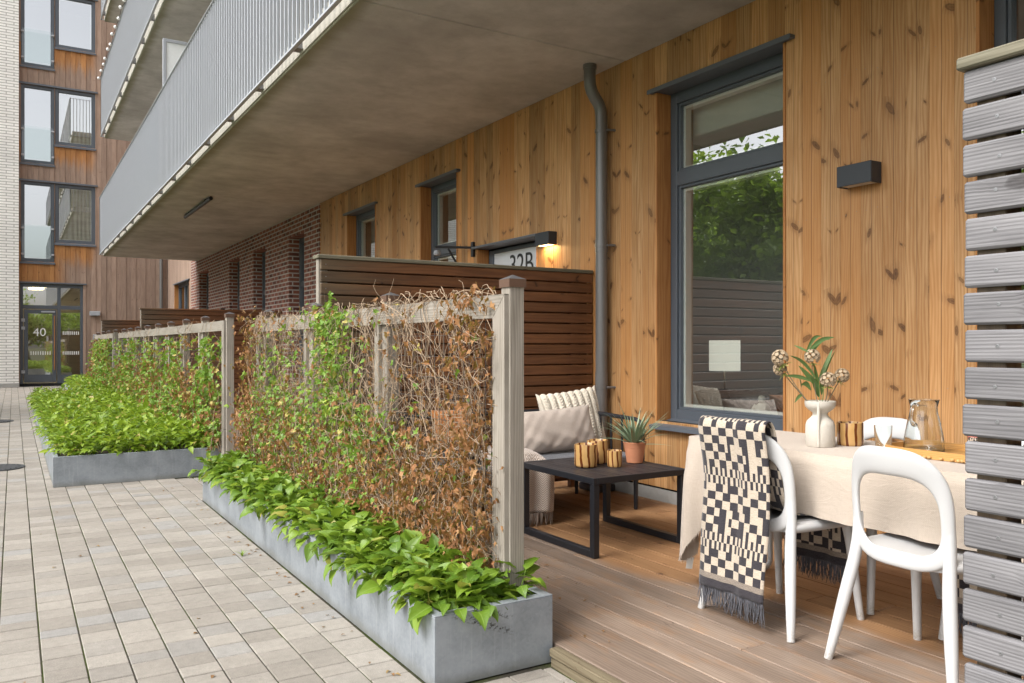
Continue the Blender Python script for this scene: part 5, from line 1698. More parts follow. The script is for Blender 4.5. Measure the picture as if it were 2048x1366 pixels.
def tablecloth():
    x0, x1, y0, y1, rc = 2.845, 3.462, 1.0, 3.03, 0.045
    # outline with rounded corners, from the back along the far end to the front
    per = []
    def arcp(cx, cy, a0, a1, n=8):
        for k in range(n + 1):
            a = a0 + (a1 - a0) * k / n
            per.append((cx + rc * math.cos(a), cy + rc * math.sin(a), math.cos(a), math.sin(a)))
    def seg(xa, ya, xb, yb, nx, ny):
        n = int(max(abs(xb - xa), abs(yb - ya)) / 0.02)
        for k in range(1, n): per.append((xa + (xb - xa) * k / n, ya + (yb - ya) * k / n, nx, ny))
    arcp(x1 - rc, y1 - rc, 0, math.pi / 2); seg(x1 - rc, y1, x0 + rc, y1, 0, 1)
    arcp(x0 + rc, y1 - rc, math.pi / 2, math.pi); seg(x0, y1 - rc, x0, y0 + rc, -1, 0)
    arcp(x0 + rc, y0 + rc, math.pi, 1.5 * math.pi); seg(x0 + rc, y0, x1 - rc, y0, 0, -1)
    arcp(x1 - rc, y0 + rc, 1.5 * math.pi, 2 * math.pi); seg(x1, y0 + rc, x1, y1 - rc, 1, 0)
    corners = [(x0, y1), (x1, y1), (x0, y0), (x1, y0)]
    N = len(per); Mv = 16
    b = MB()
    V = []; UV = []
    bot = []
    s_ = 0
    for k, (x, y, nx, ny) in enumerate(per):
        if k: s_ += math.hypot(x - per[k - 1][0], y - per[k - 1][1])
        dc = min(math.hypot(x - cx, y - cy) for cx, cy in corners)
        base = 0.265 if nx < -0.7 else (0.30 if ny > 0.7 else 0.25)
        cf = math.exp(-(dc / 0.17) ** 2)
        drop = base + (0.64 - base) * math.exp(-(dc / 0.13) ** 1.5)
        for j in range(Mv + 1):
            t_ = j / Mv
            flare = (0.010 + 0.055 * cf * math.sin(s_ * 38 + 1.0) * t_ + 0.05 * cf * t_ + (0.022 * math.sin(s_ * 17 + 0.6) + 0.010 * math.sin(s_ * 41)) * t_ * (1 if nx > -0.7 else 0.6)) * min(1, t_ * 3)
            if nx < -0.7: flare -= 0.02 * t_
            r_ = 0.012 * (1 - math.cos(min(1, t_ * 8) * math.pi / 2))
            zz = TZ - drop * t_ - (0.0 if j else 0)
            px, py = x + nx * (flare + r_), y + ny * (flare + r_)
            if cf > 0.3:
                px += 0.03 * t_ * cf
            V.append((px, py, zz)); UV.append((s_, drop * t_))
            if j == Mv: bot.append((px, py, zz))
    F = []
    for k in range(N):
        k2 = (k + 1) % N
        for j in range(Mv):
            F.append((k * (Mv + 1) + j, k * (Mv + 1) + j + 1, k2 * (Mv + 1) + j + 1, k2 * (Mv + 1) + j))
    b.add(V, F, UV)
    # the top: grid with faint creases, its rim welded visually to the skirt
    n = 40
    TV = [(x, y, TZ) for x, y, _, _ in per]
    inner = []
    for (x, y, nx, ny) in per: inner.append((x - nx * 0.03, y - ny * 0.03, TZ + 0.0015))
    b.add(TV + inner, [(k, (k + 1) % N, N + (k + 1) % N, N + k) for k in range(N)], [(x, y) for x, y, _ in TV + inner])
    b.add(inner, [tuple(range(N))], [(x, y) for x, y, _ in inner])
    fr = MB(); rr = random.Random(5)
    for k in range(N):
        if bot[k][2] > TZ - 0.29: continue
        for q in range(4):
            p = Vector(bot[k]).lerp(Vector(bot[(k + 1) % N]), q / 4)
            d = Vector((rr.gauss(0, 0.25), rr.gauss(0, 0.25), -1)).normalized() * rr.uniform(0.008, 0.02)
            e = Vector((-0.0012, 0.0012, 0))
            fr.add([p - e, p + e, p + d + e * 0.4, p + d - e * 0.4], [(0, 1, 2, 3)])
    o = b.build("tablecloth", M_cloth, smooth=True, angle=60)
    tag(o, "beige linen tablecloth with frayed hem draped over the dining table", "tablecloth")
    fr.build("frayed_hem", M_cloth, o)
    lb = MB()
    q_ = Vector(min(bot, key=lambda p: p[2] + abs(p[0] - 2.9) * 0.2)) + Vector((0.0, 0.0, 0.012))
    lb.add([q_, q_ + Vector((0.03, -0.015, -0.004)), q_ + Vector((0.022, -0.012, -0.062)), q_ + Vector((-0.008, 0.003, -0.058))], [(0, 1, 2, 3)])
    lb.build("care_label", plain("white_label", (0.7, 0.68, 0.63), 0.7), o)
tablecloth()

M_vase = plain("rough_cream_ceramic", (0.54, 0.50, 0.435), 0.85, 0, 160, 0.16, 0.55)
vx, vy = 3.062, 2.404
vs = thing("vase", (vx, vy, TZ), "cream rough ceramic vase with a cup neck and side fin, holding dried pods", "vase")
b = MB()
b.lathe([(0.0, 0.002), (0.058, 0.002), (0.062, 0.008), (0.063, 0.06), (0.062, 0.095), (0.056, 0.115), (0.040, 0.130), (0.031, 0.143), (0.033, 0.152), (0.052, 0.166), (0.063, 0.178), (0.066, 0.19), (0.066, 0.203), (0.061, 0.204), (0.055, 0.188), (0.028, 0.16), (0.0, 0.15)], (vx, vy, TZ), 48)
b.build("body", M_vase, vs, smooth=True, angle=50)
b = MB(); b.box((-0.006, -0.068, 0.003), (0.006, 0.0, 0.203), 2, 0.004, M=Matrix.Translation((vx, vy, TZ)) @ Matrix.Rotation(R(-58), 4, 'Z')); b.build("fin", M_vase, vs)
M_podst = plain("pod_stem", (0.17, 0.14, 0.085), 0.7, var=0.3)
M_pod = plain("dried_pod", (0.38, 0.29, 0.19), 0.8, 0, 200, 0.3, 0.3)
M_podd = plain("pod_hole", (0.10, 0.065, 0.04), 0.9)
M_olive = leafmat("long_leaf", (0.085, 0.155, 0.05), (0.12, 0.20, 0.065), (0.16, 0.23, 0.09), vein=0.35, trans=0.2, rough=0.45)
bq = thing("dried_bouquet", (vx, vy, TZ + 0.2), "dried round seed pods on stems with long green leaves in the cream vase", "bouquet")
Rv = Vector((0.8547, -0.519, 0)); Uv = Vector((0, 0, 1)); Fv = Vector((0.519, 0.8547, 0))
def vp(du, dv, df=0.0):                 # metres right / up / away from the vase mouth
    return Vector((vx, vy, TZ + 0.2)) + Rv * du + Uv * dv + Fv * df
PODS = [(-0.185, 0.195, -0.02, 0.034), (-0.172, 0.145, 0.02, 0.028), (-0.035, 0.20, 0.0, 0.032), (0.028, 0.098, -0.02, 0.032), (0.105, 0.115, 0.02, 0.030)]
st_ = MB(); SEP = []
for i, (du, dv, df, pr) in enumerate(PODS):
    c = vp(du, dv, df); base = vp(du * 0.12, -0.04, df * 0.2)
    mid = base.lerp(c, 0.55) + Vector((0, 0, -0.015)) + Rv * (0.01 if i % 2 else -0.008)
    st_.tube(smooth_poly([base, mid, c], 2), 0.0024, 6, rnd=rng.random())
    axis = (c - mid).normalized()
    q = axis.to_track_quat('Z', 'Y').to_matrix()
    n = 34; pd = MB()
    for k in range(n):                  # each pod a ball of little cups
        zz = 1 - 1.75 * (k + 0.5) / n; a = k * 2.39996
        s3 = math.sqrt(max(0, 1 - zz * zz)); dvec = q @ Vector((s3 * math.cos(a), s3 * math.sin(a), zz))
        p = c + dvec * pr * 0.72
        qm = dvec.to_track_quat('Z', 'Y').to_matrix().to_4x4()
        k0 = pd.n
        rr_ = pr * 0.27
        pd.lathe([(rr_ * 0.45, 0.0), (rr_ * 0.9, rr_ * 0.9), (rr_, rr_ * 1.25), (rr_ * 0.8, rr_ * 1.2)], (0, 0, 0), 8)
        k1 = pd.n
        pd.lathe([(rr_ * 0.8, rr_ * 1.15), (rr_ * 0.5, rr_ * 0.5), (0.0, rr_ * 0.4)], (0, 0, 0), 8, mat=1)
        for t_ in range(k0, pd.n):
            w3 = p + (qm @ Vector(pd.v[t_]))
            pd.v[t_] = tuple(w3)
    pd.build("seed_pod", [M_pod, M_podd], bq)
    sp_ = MB(); SEP.append(sp_)
    for k in range(9):
        az = k * 0.7 + rng.random() * 0.3
        dvec = q @ Vector((math.cos(az), math.sin(az), -0.35))
        tip = c - axis * pr * 0.8 + dvec * pr * rng.uniform(1.0, 1.5); r0 = c - axis * pr * 0.9
        sd_ = dvec.cross(axis).normalized() * pr * 0.16
        sp_.add([r0 - sd_ * 0.5, r0 + sd_ * 0.5, r0.lerp(tip, 0.5) + sd_, tip, r0.lerp(tip, 0.5) - sd_], [(0, 1, 2, 3, 4)], [(-.2, 0), (.2, 0), (.6, .5), (0, 1), (-.6, .5)], rng.random())
st_.build("stem", M_podst, bq, smooth=True)
M_sep = leafmat("pod_sepal", (0.22, 0.25, 0.06), (0.30, 0.31, 0.09), (0.36, 0.33, 0.12), vein=0.1, trans=0.2)
for sp_ in SEP: sp_.build("sepals", M_sep, bq)
lb = MB()
def longleaf(p0, p1, sag, w_, tw=0.0):
    p0, p1 = Vector(p0), Vector(p1); n = 10; V = []; UV = []
    d = (p1 - p0).normalized(); sd_ = d.cross(Fv).normalized()
    sd_ = (Matrix.Rotation(tw, 3, d) @ sd_)
    nn = d.cross(sd_)
    for k in range(n + 1):
        t_ = k / n; p = p0.lerp(p1, t_) + Uv * sag * math.sin(math.pi * t_)
        ww = w_ * math.sin(math.pi * min(1, 0.06 + 0.94 * t_)) ** 0.8 + 0.0004
        V += [p - sd_ * ww + nn * ww * 0.4, p, p + sd_ * ww + nn * ww * 0.4]; UV += [(-1, t_), (0, t_), (1, t_)]
    lb.add(V, [(k * 3 + i, k * 3 + i + 1, k * 3 + i + 4, k * 3 + i + 3) for k in range(n) for i in (0, 1)], UV, rng.random())
for (a_, c_, sg, w_) in (((-0.05, 0.22), (0.03, 0.285), 0.02, 0.009), ((-0.055, 0.21), (0.015, 0.29), 0.03, 0.008), ((-0.04, 0.21), (0.04, 0.275), 0.03, 0.010), ((0.0, 0.09), (0.065, 0.235), -0.01, 0.011), ((0.0, 0.07), (0.07, 0.225), 0.02, 0.009),
                         ((-0.02, 0.10), (-0.145, 0.205), 0.025, 0.008), ((0.0, 0.06), (-0.09, 0.16), 0.0, 0.012), ((0.0, 0.02), (-0.045, 0.12), 0.0, 0.012), ((-0.045, 0.09), (-0.165, 0.115), 0.01, 0.008), ((-0.03, 0.05), (-0.08, 0.07), 0.02, 0.011), ((-0.08, 0.06), (-0.10, 0.105), 0.0, 0.008),
                         ((0.0, 0.02), (-0.02, 0.17), 0.0, 0.010), ((-0.075, 0.03), (-0.115, -0.005), 0.01, 0.007), ((-0.055, 0.22), (-0.115, 0.25), 0.0, 0.006), ((0.01, 0.03), (0.0, 0.14), 0.0, 0.009)):
    longleaf(vp(a_[0], a_[1], rng.gauss(0, 0.02)), vp(c_[0], c_[1], rng.gauss(0, 0.03)), sg, w_, rng.gauss(0, 0.5))
st2 = MB()
for (du, dv) in ((-0.05, 0.21), (0.0, 0.10)):
    st2.tube(smooth_poly([vp(0.0, -0.04), vp(du * 0.5 + 0.02, dv * 0.5), vp(du, dv)], 2), 0.0018, 6)
st2.build("leaf_stalk", M_olive, bq)
lb.build("leaves", M_olive, bq, smooth=True)
cup(3.21, 2.36, TZ, 0.056, 0.103, 0.47, "amber candle holder with dark stripes standing alone on the dining table")

M_clear = NT("clear_glass")
M_clear = M_clear.done(M_clear.n('BsdfGlass', Color=(0.97, 0.985, 0.985), Roughness=0.0, IOR=1.45).outputs[0])
jx, jy = 3.20, 2.005
jg = thing("glass_jug", (jx, jy, TZ), "clear glass water jug with a handle standing on the bamboo tray", "jug")
b = MB()
zt_ = 0.012
out = [(0.0, 0.0), (0.074, 0.0), (0.078, 0.006), (0.074, 0.06), (0.062, 0.125), (0.052, 0.165), (0.051, 0.185), (0.058, 0.212), (0.060, 0.215)]
inn_ = [(0.0575, 0.214), (0.0487, 0.186), (0.0495, 0.165), (0.0595, 0.124), (0.0715, 0.06), (0.0745, 0.012), (0.07, 0.007), (0.0, 0.007)]
b.lathe(out + inn_, (jx, jy, TZ + zt_), 48)
b.build("body", M_clear, jg, smooth=True, angle=60)
b = MB()
hd = -Rv * 0.8 - Fv * 0.6
hp = [Vector((jx, jy, TZ + zt_)) + hd * r_ + Uv * z_ for (r_, z_) in ((0.054, 0.195), (0.075, 0.20), (0.097, 0.185), (0.104, 0.155), (0.098, 0.125), (0.08, 0.11), (0.063, 0.115))]
b.tube(smooth_poly(hp, 2), 0.0065, 10); b.build("handle", M_clear, jg, smooth=True)
b = MB()
gx, gy = 3.135, 2.145
b.lathe([(0.0, 0.0), (0.028, 0.0), (0.031, 0.004), (0.036, 0.11), (0.0345, 0.11), (0.0295, 0.009), (0.0, 0.008)], (gx, gy, TZ + 0.002), 36, wob=lambda a, z: 0.012 * math.sin(a * 18) if z > 0.02 else 0)
tag(b.build("drinking_glass", M_clear, smooth=True, angle=60), "ribbed clear drinking glass on the tablecloth left of the jug", "glass")
M_bamboo = wood("bamboo", (0.56, 0.32, 0.11), (0.42, 0.21, 0.065), knots=0.0, rough=0.35, var=0.05, ring=0.005)
M_woven = plain("woven_cane", (0.50, 0.30, 0.11), 0.6, 0, 300, 0.4, 0.5)
ty = thing("bamboo_tray", (3.22, 1.90, TZ), "oblong bamboo tray with woven edge on the dining table", "tray")
b = MB()
def oval(rx_, ry_, z0, z1, th_):
    n = 96; V = []; UV = []
    for k in range(n):
        a = 2 * math.pi * k / n
        cx_, sy_ = math.copysign(abs(math.cos(a)) ** 0.55, math.cos(a)), math.copysign(abs(math.sin(a)) ** 0.55, math.sin(a))
        for (o_, z_) in ((0, z0), (0, z1), (-th_, z1), (-th_, z0)):
            V.append((3.235 + (rx_ + o_) * cx_, 1.85 + (ry_ + o_) * sy_, z_)); UV.append((z_ + o_, a * 0.2))
    F = []
    for k in range(n):
        k2 = (k + 1) % n
        for j in range(4):
            F.append((k * 4 + j, k2 * 4 + j, k2 * 4 + (j + 1) % 4, k * 4 + (j + 1) % 4))
    return V, F, UV
V, F, UV = oval(0.165, 0.30, TZ + 0.003, TZ + 0.036, 0.010); b.add(V, F, UV, 0.3)
b.build("rim", M_bamboo, ty)
b = MB()
n = 64
V = [(3.235 + 0.156 * math.copysign(abs(math.cos(2 * math.pi * k / n)) ** 0.55, math.cos(2 * math.pi * k / n)), 1.85 + 0.291 * math.copysign(abs(math.sin(2 * math.pi * k / n)) ** 0.55, math.sin(2 * math.pi * k / n)), TZ + 0.010) for k in range(n)]
b.add(V, [tuple(range(n))], [(p[0], p[1]) for p in V]); b.build("base", M_bamboo, ty)
b = MB()
for k in range(96):
    a = 2 * math.pi * k / 96
    for q in range(2):
        a2 = a + q * 0.03
        c_ = lambda f, s: math.copysign(abs(f(a2)) ** 0.55, f(a2))
        x_, y_ = 3.235 + 0.170 * c_(math.cos, 0), 1.85 + 0.305 * c_(math.sin, 0)
        b.lathe([(0.0, 0.0), (0.007, 0.003), (0.0085, 0.007), (0.007, 0.011), (0.0, 0.013)], (x_, y_, TZ + 0.002 + q * 0.002), 7)
b.build("woven_edge", M_woven, ty, smooth=True)
def speck():
    m = NT("speckled_ceramic")
    p, x, y, z = m.pos()
    v_ = m.n('TexVoronoi', Vector=p, Scale=190.0).outputs['Color']
    s_ = m.n('SeparateColor', Color=v_).outputs[0]
    c = m.mix(m.ramp(s_, 0.52, 0.56), (0.03, 0.025, 0.022), (0.55, 0.45, 0.36))
    return m.done(m.bsdf(c, 0.5, m.bump(s_, 0.4, 0.003)))
bw_ = thing("fruit_bowl", (3.29, 1.80, TZ + 0.012), "black and cream speckled bowl of fruit on the bamboo tray", "bowl")
b = MB(); b.lathe([(0.0, 0.0), (0.045, 0.0), (0.062, 0.02), (0.066, 0.05), (0.063, 0.074), (0.058, 0.075), (0.058, 0.05), (0.04, 0.012), (0.0, 0.01)], (3.29, 1.80, TZ + 0.0115), 40)
b.build("body", speck(), bw_, smooth=True, angle=60)
for (dx_, dy_, c3, r_, lab, zz) in ((0.012, -0.02, (0.55, 0.085, 0.10), 0.036, "pinkish red fruit in the speckled bowl", 0.085), (-0.018, 0.03, (0.42, 0.12, 0.09), 0.033, "smaller dull red fruit at the rim of the speckled bowl", 0.075)):
    b = MB(); prof = [(r_ * math.sin(math.pi * k / 14) * (1 + 0.08 * math.cos(math.pi * k / 7)), -r_ * math.cos(math.pi * k / 14)) for k in range(15)]
    b.lathe(prof, (3.29 + dx_, 1.80 + dy_, TZ + 0.012 + zz), 24)
    fo = b.build("fruit", plain("fruit_skin", c3, 0.35, 0, 30, 0.2), smooth=True)
    tag(fo, lab, "fruit")
b = MB()
for k in range(7):
    a = k * 0.9
    blade(b, (3.28, 1.845, TZ + 0.09), a, 0.7, 0.045, 0.009, 0.8, rng.random())
tag(b.build("herb_sprig", M_leaff, smooth=True), "sprig of green leaves on top of the fruit bowl", "herb sprig")

# ------------------------------------------------------------------ chairs
def chair_shape(root):
    # back frame: a ring between an outer and an inner rounded outline
    b = MB(); N, K = 96, 14
    def se(v_, e): return math.copysign(abs(v_) ** e, v_)
    V = []; UV = []
    for i in range(N):
        a = 2 * math.pi * i / N
        c_, s_ = math.cos(a), math.sin(a)
        oy, oz = 0.202 * se(c_, 0.58), 0.612 + 0.215 * se(s_, 0.62 if s_ > 0 else 0.5)
        oy *= 1 - 0.10 * max(0, (oz - 0.62) / 0.2) ** 1.5
        iy, iz = 0.163 * se(c_, 0.56), 0.588 + 0.138 * se(s_, 0.60)
        iy *= 1 - 0.10 * max(0, (iz - 0.6) / 0.14) ** 1.5
        for k in range(K):
            p = 2 * math.pi * k / K
            w_ = 0.5 + 0.5 * se(math.cos(p), 0.75)
            th_ = 0.0125 * se(math.sin(p), 0.8)
            y_, z_ = iy + (oy - iy) * w_, iz + (oz - iz) * w_
            x_ = -0.178 - 0.075 * max(0, (z_ - 0.42) / 0.42) ** 1.3 + 0.055 * (y_ / 0.2) ** 2 * (0.5 + 0.5 * max(0, min(1, (z_ - 0.42) / 0.3))) - 0.012 + th_
            V.append((x_, y_, z_)); UV.append((a, w_))
    F = []
    for i in range(N):
        i2 = (i + 1) % N
        for k in range(K):
            k2 = (k + 1) % K
            F.append((i * K + k, i2 * K + k, i2 * K + k2, i * K + k2))
    b.add(V, F, UV, 0.5)
    b.build("back_frame", M_chair, root, smooth=True, local=True)
    # seat
    b = MB()
    def top(a, t_, dz, inset=0.0):
        r_ = t_; an = 2 * math.pi * a
        x_ = 0.028 + (0.222 - inset) * r_ * se(math.cos(an), 0.45)
        y_ = (0.212 - inset) * r_ * se(math.sin(an), 0.45) * (1 + 0.06 * (x_ / 0.25))
        return (x_, y_, 0.448 + dz - 0.012 * (1 - r_ ** 2) - 0.02 * max(0, (x_ - 0.15) / 0.1) ** 2)
    b.grid(lambda a, t_: top(a, t_, 0.006, 0.008), 64, 12)
    b.grid(lambda a, t_: tuple(Vector(top(a, 1, 0.006, 0.008)).lerp(Vector(top(a, 1, -0.004)), math.sin(t_ * 1.5708)) if t_ < 0.5 else Vector(top(a, 1, -0.004)).lerp(Vector(top(a, 1, -0.04, 0.012)), (t_ - 0.5) * 2)), 64, 8)
    b.grid(lambda a, t_: top(1 - a, t_, -0.04, 0.012), 64, 4)
    b.build("seat", M_chair, root, smooth=True, local=True, angle=50)
    for s_ in (-1, 1):
        b = MB()
        P = smooth_poly([(-0.166, 0.183 * s_, 0.56), (-0.166, 0.183 * s_, 0.47), (-0.178, 0.188 * s_, 0.39), (-0.20, 0.205 * s_, 0.28), (-0.25, 0.25 * s_, 0.0)], 2)
        b.tube(P, [(0.0155 + 0.008 * math.sin(math.pi * min(1, max(0, (p.z - 0.02) / 0.6))), 0.0165 + 0.006 * math.sin(math.pi * min(1, p.z / 0.6))) for p in P], 14, rnd=0.5, flat=(0, 1, 0))
        b.build("leg", M_chair, root, smooth=True, local=True, angle=60)
        b = MB()
        P = smooth_poly([(0.17, 0.185 * s_, 0.44), (0.185, 0.195 * s_, 0.38), (0.205, 0.207 * s_, 0.2), (0.23, 0.22 * s_, 0.0)], 2)
        b.tube(P, [0.0155 + 0.009 * (p.z / 0.44) ** 1.5 for p in P], 14, rnd=0.5)
        b.build("leg", M_chair, root, smooth=True, local=True, angle=60)
        b = MB()
        P = smooth_poly([(-0.172, 0.186 * s_, 0.43), (-0.12, 0.197 * s_, 0.43), (0.0, 0.203 * s_, 0.428), (0.14, 0.195 * s_, 0.425), (0.185, 0.185 * s_, 0.41)], 2)
        b.tube(P, (0.019, ) * len(P), 12, rnd=0.5)
        b.build("side_rail", M_chair, root, smooth=True, local=True)
ch = thing("plastic_chair", (2.895, 2.465, 0.07), "white plastic chair with the checked throw over its back", "chair", "white chairs round the dining table")
chair_shape(ch)
def another(x, y, rz, label):
    c = copy_tree(ch); c.location = (x, y, 0.07); c.rotation_euler = (0, 0, rz); c['label'] = label
    return c
another(2.865, 1.765, R(-3), "white plastic chair in front with its bare open back towards the path")
another(3.45, 2.485, R(180), "white plastic chair on the wall side, its back showing left of the jug")
another(3.42, 1.70, R(180), "white plastic chair on the wall side, mostly hidden behind the foreground chair and fence")

def wool(name, c1, c2):
    m = NT(name)
    p, x, y, z = m.pos()
    _, u, v = m.uv()
    s1 = m.noise(m.xyz(m.ma('MULTIPLY', u, 40.0), m.ma('MULTIPLY', v, 600.0), 0.0), 1.0, 3.0)
    s2 = m.noise(m.xyz(m.ma('MULTIPLY', u, 500.0), m.ma('MULTIPLY', v, 120.0), 4.0), 1.0, 2.0)
    k = m.ma('ADD', m.ma('MULTIPLY', s1, 0.6), m.ma('MULTIPLY', s2, 0.5))
    c = m.mix(m.ramp(k, 0.35, 0.75), c1, c2)
    return m.done(m.bsdf(c, 0.95, m.bump(k, 0.5, 0.002), spec=0.1, Sheen_Weight=0.15))
M_wd = wool("throw_dark_wool", (0.022, 0.020, 0.024), (0.055, 0.05, 0.056))
M_wl = wool("throw_cream_wool", (0.35, 0.29, 0.225), (0.56, 0.48, 0.385))
M_wg = plain("throw_grey_tassel", (0.075, 0.075, 0.085), 0.95, 0, 100, 0.3, 0.1, var=0.45)
M_wm = wool("throw_border", (0.13, 0.11, 0.095), (0.30, 0.25, 0.20))
def throw(name, pathxz, ya, yb, label, ncol=28, border=(5, 3), shear=0.0, seed=2, base=None):
    rr = random.Random(seed)
    P, L = ribbon(smooth_poly([(x, 0, z) for x, z in pathxz], 3), 0.0118)
    n = len(P) - 1
    tg = [(P[min(k + 1, n)] - P[max(k - 1, 0)]).normalized() for k in range(n + 1)]
    def fn(a, t_):
        k = int(round(t_ * n)); p = P[k]; g = tg[k]
        nn = Vector((g.z, 0, -g.x))
        vert = abs(g.z)
        f_ = vert * (0.006 * math.sin(a * 11 + k * 0.02 + seed) + 0.004 * math.sin(a * 23 + 1.7 + k * 0.01)) + 0.002 * math.sin(k * 0.21 + a * 3)
        y = ya + (yb - ya) * a + shear * (p.z - 0.9) + 0.004 * math.sin(k * 0.11 + a)
        q = p + nn * f_
        return (q.x, y, q.z)
    def pat(i, j):
        if j < border[0] or j >= n - border[0]:
            return 0 if (j < border[1] or j >= n - border[1]) else 2
        b_ = (j - border[0]) // 3
        ph_ = b_ % 8
        hsh = (b_ * 7919 % 13)
        if ph_ < 3:
            return 1 if ((i + b_ * 3 + (1 if (i + hsh) % 9 == 0 else 0)) // 3) % 2 == 0 else 3
        if ph_ < 5:
            return 1 if (i + b_) % 2 == 0 else 3
        return 1 if (i * 5 // 13 + b_ + (1 if (i // 4 + hsh) % 7 == 0 else 0)) % 2 == 0 else 3
    t = thing(name, base or (pathxz[0][0], (ya + yb) / 2, max(z for _, z in pathxz)), label, "throw", "black and cream checked throws")
    b = MB()
    b.grid(fn, ncol, n, mat=lambda i, j: {0: 0, 1: 0, 2: 2, 3: 1}[pat(i, j)], uvf=lambda a, t_: (a * abs(yb - ya), t_ * L))
    b.build("cloth", [M_wd, M_wl, M_wm], t, smooth=True, solid=0.005)
    for e_ in (0, 1):
        b = MB(); fringe(b, fn(0, e_), fn(1, e_), 120, 0.09, 0.0021, seed=seed + e_); b.build("tassels", M_wg, t)
throw("throw_blanket", [(2.60, 0.20), (2.615, 0.35), (2.628, 0.55), (2.632, 0.70), (2.612, 0.84), (2.600, 0.915), (2.632, 0.945), (2.672, 0.925), (2.69, 0.84), (2.705, 0.72), (2.735, 0.58), (2.80, 0.540), (2.95, 0.532), (3.08, 0.536), (3.145, 0.52), (3.16, 0.44), (3.158, 0.27)],
      2.69, 2.315, "black and cream checked throw folded over the back and seat of a chair")
throw("throw_blanket", [(3.19, 0.20), (3.195, 0.35), (3.20, 0.49), (3.23, 0.535), (3.35, 0.536), (3.52, 0.536)], 1.885, 1.62, "black and cream throw end hanging from the hidden chair, seen low beside the grey fence", ncol=20, seed=8)

# ------------------------------------------------------------------ things seen inside the big window
lt = thing("table_lamp", (5.4, 5.25, 0.62), "table lamp with a pale drum shade inside the big window", "table lamp")
b = MB(); b.lathe([(0.135, 0.0), (0.135, 0.27), (0.132, 0.27), (0.132, 0.0)], (5.4, 5.25, 1.03), 40)
m_ = NT("lamp_shade_linen")
a_ = m_.n('BsdfDiffuse', Color=(0.8, 0.78, 0.7)); c_ = m_.n('Emission', Color=(0.95, 0.93, 0.80), Strength=0.34); x_ = m_.n('AddShader')  # faint emission added to brighten the unlit shade against the dark room
m_.t.links.new(a_.outputs[0], x_.inputs[0]); m_.t.links.new(c_.outputs[0], x_.inputs[1])
b.build("lamp_shade", m_.done(x_.outputs[0]), lt, smooth=True, angle=40)
b = MB(); b.tube([(5.4, 5.25, 0.63), (5.4, 5.25, 1.25)], 0.008, 8); b.lathe([(0, 0), (0.08, 0), (0.08, 0.012), (0, 0.015)], (5.4, 5.25, 0.62), 24); b.build("stand", M_steel, lt)
b = MB(); b.box((5.15, 4.9, 0.065), (5.7, 5.6, 0.62), 2, 0.01); tag(b.build("side_table", M_room), "low side table under the lamp inside the big window", "side table")
fgm = plain("stone_figurine", (0.45, 0.42, 0.36), 0.8, 0, 60, 0.2, 0.2)
fx, fy, fz = 4.72, 4.21, 0.70
t = thing("figurine", (fx, fy, fz), "small grey stone figurine sitting on the window sill inside", "figurine")
b = MB(); b.lathe([(0.0, 0.0), (0.06, 0.0), (0.066, 0.03), (0.058, 0.08), (0.045, 0.115), (0.022, 0.135), (0.0, 0.138)], (fx, fy, fz), 24); b.build("body", fgm, t, smooth=True)
b = MB(); b.lathe([(0.0, -0.03), (0.022, -0.022), (0.03, 0.0), (0.022, 0.022), (0.0, 0.03)], (fx - 0.01, fy, fz + 0.158), 20); b.build("head", fgm, t, smooth=True)
for s_ in (-1, 1):
    b = MB(); b.tube([(fx - 0.02, fy + 0.045 * s_, fz + 0.11), (fx - 0.05, fy + 0.055 * s_, fz + 0.07), (fx - 0.065, fy + 0.02 * s_, fz + 0.045)], [0.017, 0.014, 0.011], 10); b.build("arm", fgm, t, smooth=True)
b = MB(); b.box((4.5, 3.3, 0.645), (4.86, 5.0, 0.695), 1, 0.006); b.build("inner_sill", M_innerframe, bld)
M_gcush = fabric("grey_velvet", (0.20, 0.19, 0.18), (0.12, 0.115, 0.11), scale=900)
for (cx, cy, rz_, lab) in ((5.05, 4.95, 0.6, "grey cushion lying inside the window left of the lamp"), (5.12, 4.62, 0.2, "grey cushion slumped inside the window below the lamp"), (5.1, 4.2, -0.2, "brownish cushion inside the window behind the figurine")):
    o = pillow("cushion", (cx, cy, 0.78), 0.2, 0.16, 0.08, R(90) + rz_, R(-55), M_gcush, lab, wr=2.0, seed=int(cx * 100 + cy * 10))
    o['group'] = "cushions inside the window"

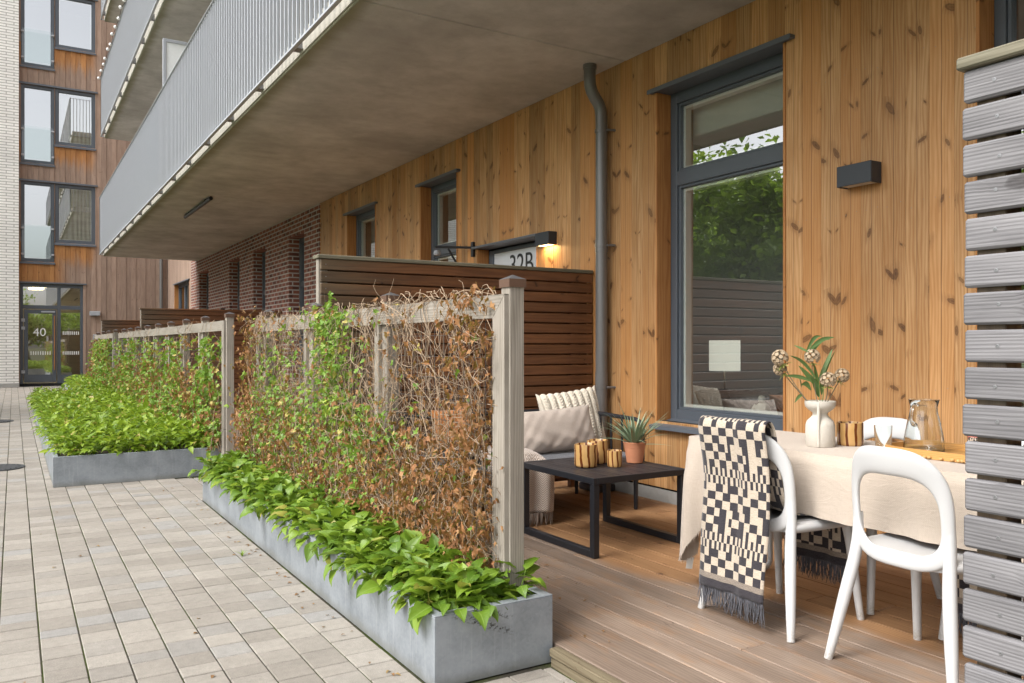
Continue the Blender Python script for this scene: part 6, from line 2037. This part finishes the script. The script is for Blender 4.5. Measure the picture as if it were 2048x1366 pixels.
# ------------------------------------------------------------------ trees across the courtyard (reflected in the glass)
M_bark = plain("tree_bark", (0.075, 0.058, 0.045), 0.9, 0, 12, 0.3, 0.6)
M_tleaf = leafmat("tree_leaf", (0.16, 0.27, 0.02), (0.22, 0.34, 0.03), (0.28, 0.40, 0.045), vein=0.0, trans=0.5, rough=0.5)
def tree_mesh(seed, H):
    rr = random.Random(seed); nn_ = np.random.default_rng(seed)
    t = thing("deciduous_tree", (0, 0, 0), "leafy green tree", "tree", "green trees across the courtyard")
    tr = MB(); tips = []
    def limb(p, d, L, r, depth):
        P = [Vector(p)]; d = Vector(d).normalized(); n = 6
        for k in range(n):
            d = (d + Vector((rr.gauss(0, 0.13), rr.gauss(0, 0.13), 0.05))).normalized()
            P.append(P[-1] + d * L / n)
        tr.tube(P, [r * (1 - 0.55 * k / n) for k in range(n + 1)], 8 if depth == 0 else 5, cap=False)
        if depth >= 1: tips.extend(P[2:])
        if depth < 3:
            for k in range(5 if depth == 0 else 4):
                q = P[rr.randint(2, n)]
                a = rr.random() * 6.28
                limb(q, d * 0.6 + Vector((math.cos(a), math.sin(a), rr.uniform(-0.05, 0.5))), L * rr.uniform(0.6, 0.85), r * 0.45, depth + 1)
    limb((0, 0, 0), (0, 0, 1), H * 0.32, H * 0.022, 0)
    tr.build("trunk", M_bark, t, smooth=True)
    T = np.array([tuple(p) for p in tips])
    n = 15000
    C = T[nn_.integers(0, len(T), n // 6)] + nn_.normal(0, 0.28, (n // 6, 3))
    O = np.repeat(C, 6, 0) + nn_.normal(0, 0.16, (len(C) * 6, 3))
    k = len(O)
    M = rotz(nn_.uniform(0, 6.28, k)) @ rotx(nn_.normal(-0.3, 0.6, k)) @ roty(nn_.normal(0, 0.5, k))
    TV = np.array([(0, 0, 0), (0.32, 0.4, 0.06), (0, 1, -0.08), (-0.32, 0.4, 0.06)])
    V = np.einsum('kij,nj->kni', M, TV) * nn_.uniform(0.16, 0.28, k)[:, None, None] + O[:, None, :]
    lb = MB(); lb.bulk(V, [(0, 1, 2), (0, 2, 3)], np.array([(0, 0), (.5, .4), (0, 1), (-.5, .4)]), nn_.random(k))
    lb.build("crown", M_tleaf, t)
    return t
ta = tree_mesh(3, 9.0); tb = tree_mesh(8, 8.0)
k = 0
for (x, y, s_, rz_) in ((-7.5, 14.5, 1.0, 0.3), (-10.5, 17.5, 1.15, 2.0), (-7.2, 18.2, 1.0, 4.0), (-13.0, 22.0, 1.3, 1.0), (-9.0, 21.5, 1.1, 3.0), (-11.5, 13.5, 1.2, 5.0), (-15.0, 17.5, 1.3, 2.2), (-6.8, 11.0, 0.95, 2.6), (-16.0, 26.0, 1.4, 0.5), (1.0, -17.0, 1.0, 0.8), (5.0, -19.0, 1.1, 2.8)):
    o = (ta, tb)[k % 2] if k < 2 else copy_tree((ta, tb)[k % 2])
    o.location = (x, y, -0.01); o.rotation_euler = (0, 0, rz_); o.scale = (s_, s_, s_)
    k += 1
for o in list(col.objects):
    if o.get('category') == 'tree':
        o['label'] = "leafy green tree across the courtyard, seen only as a reflection in the window glass"
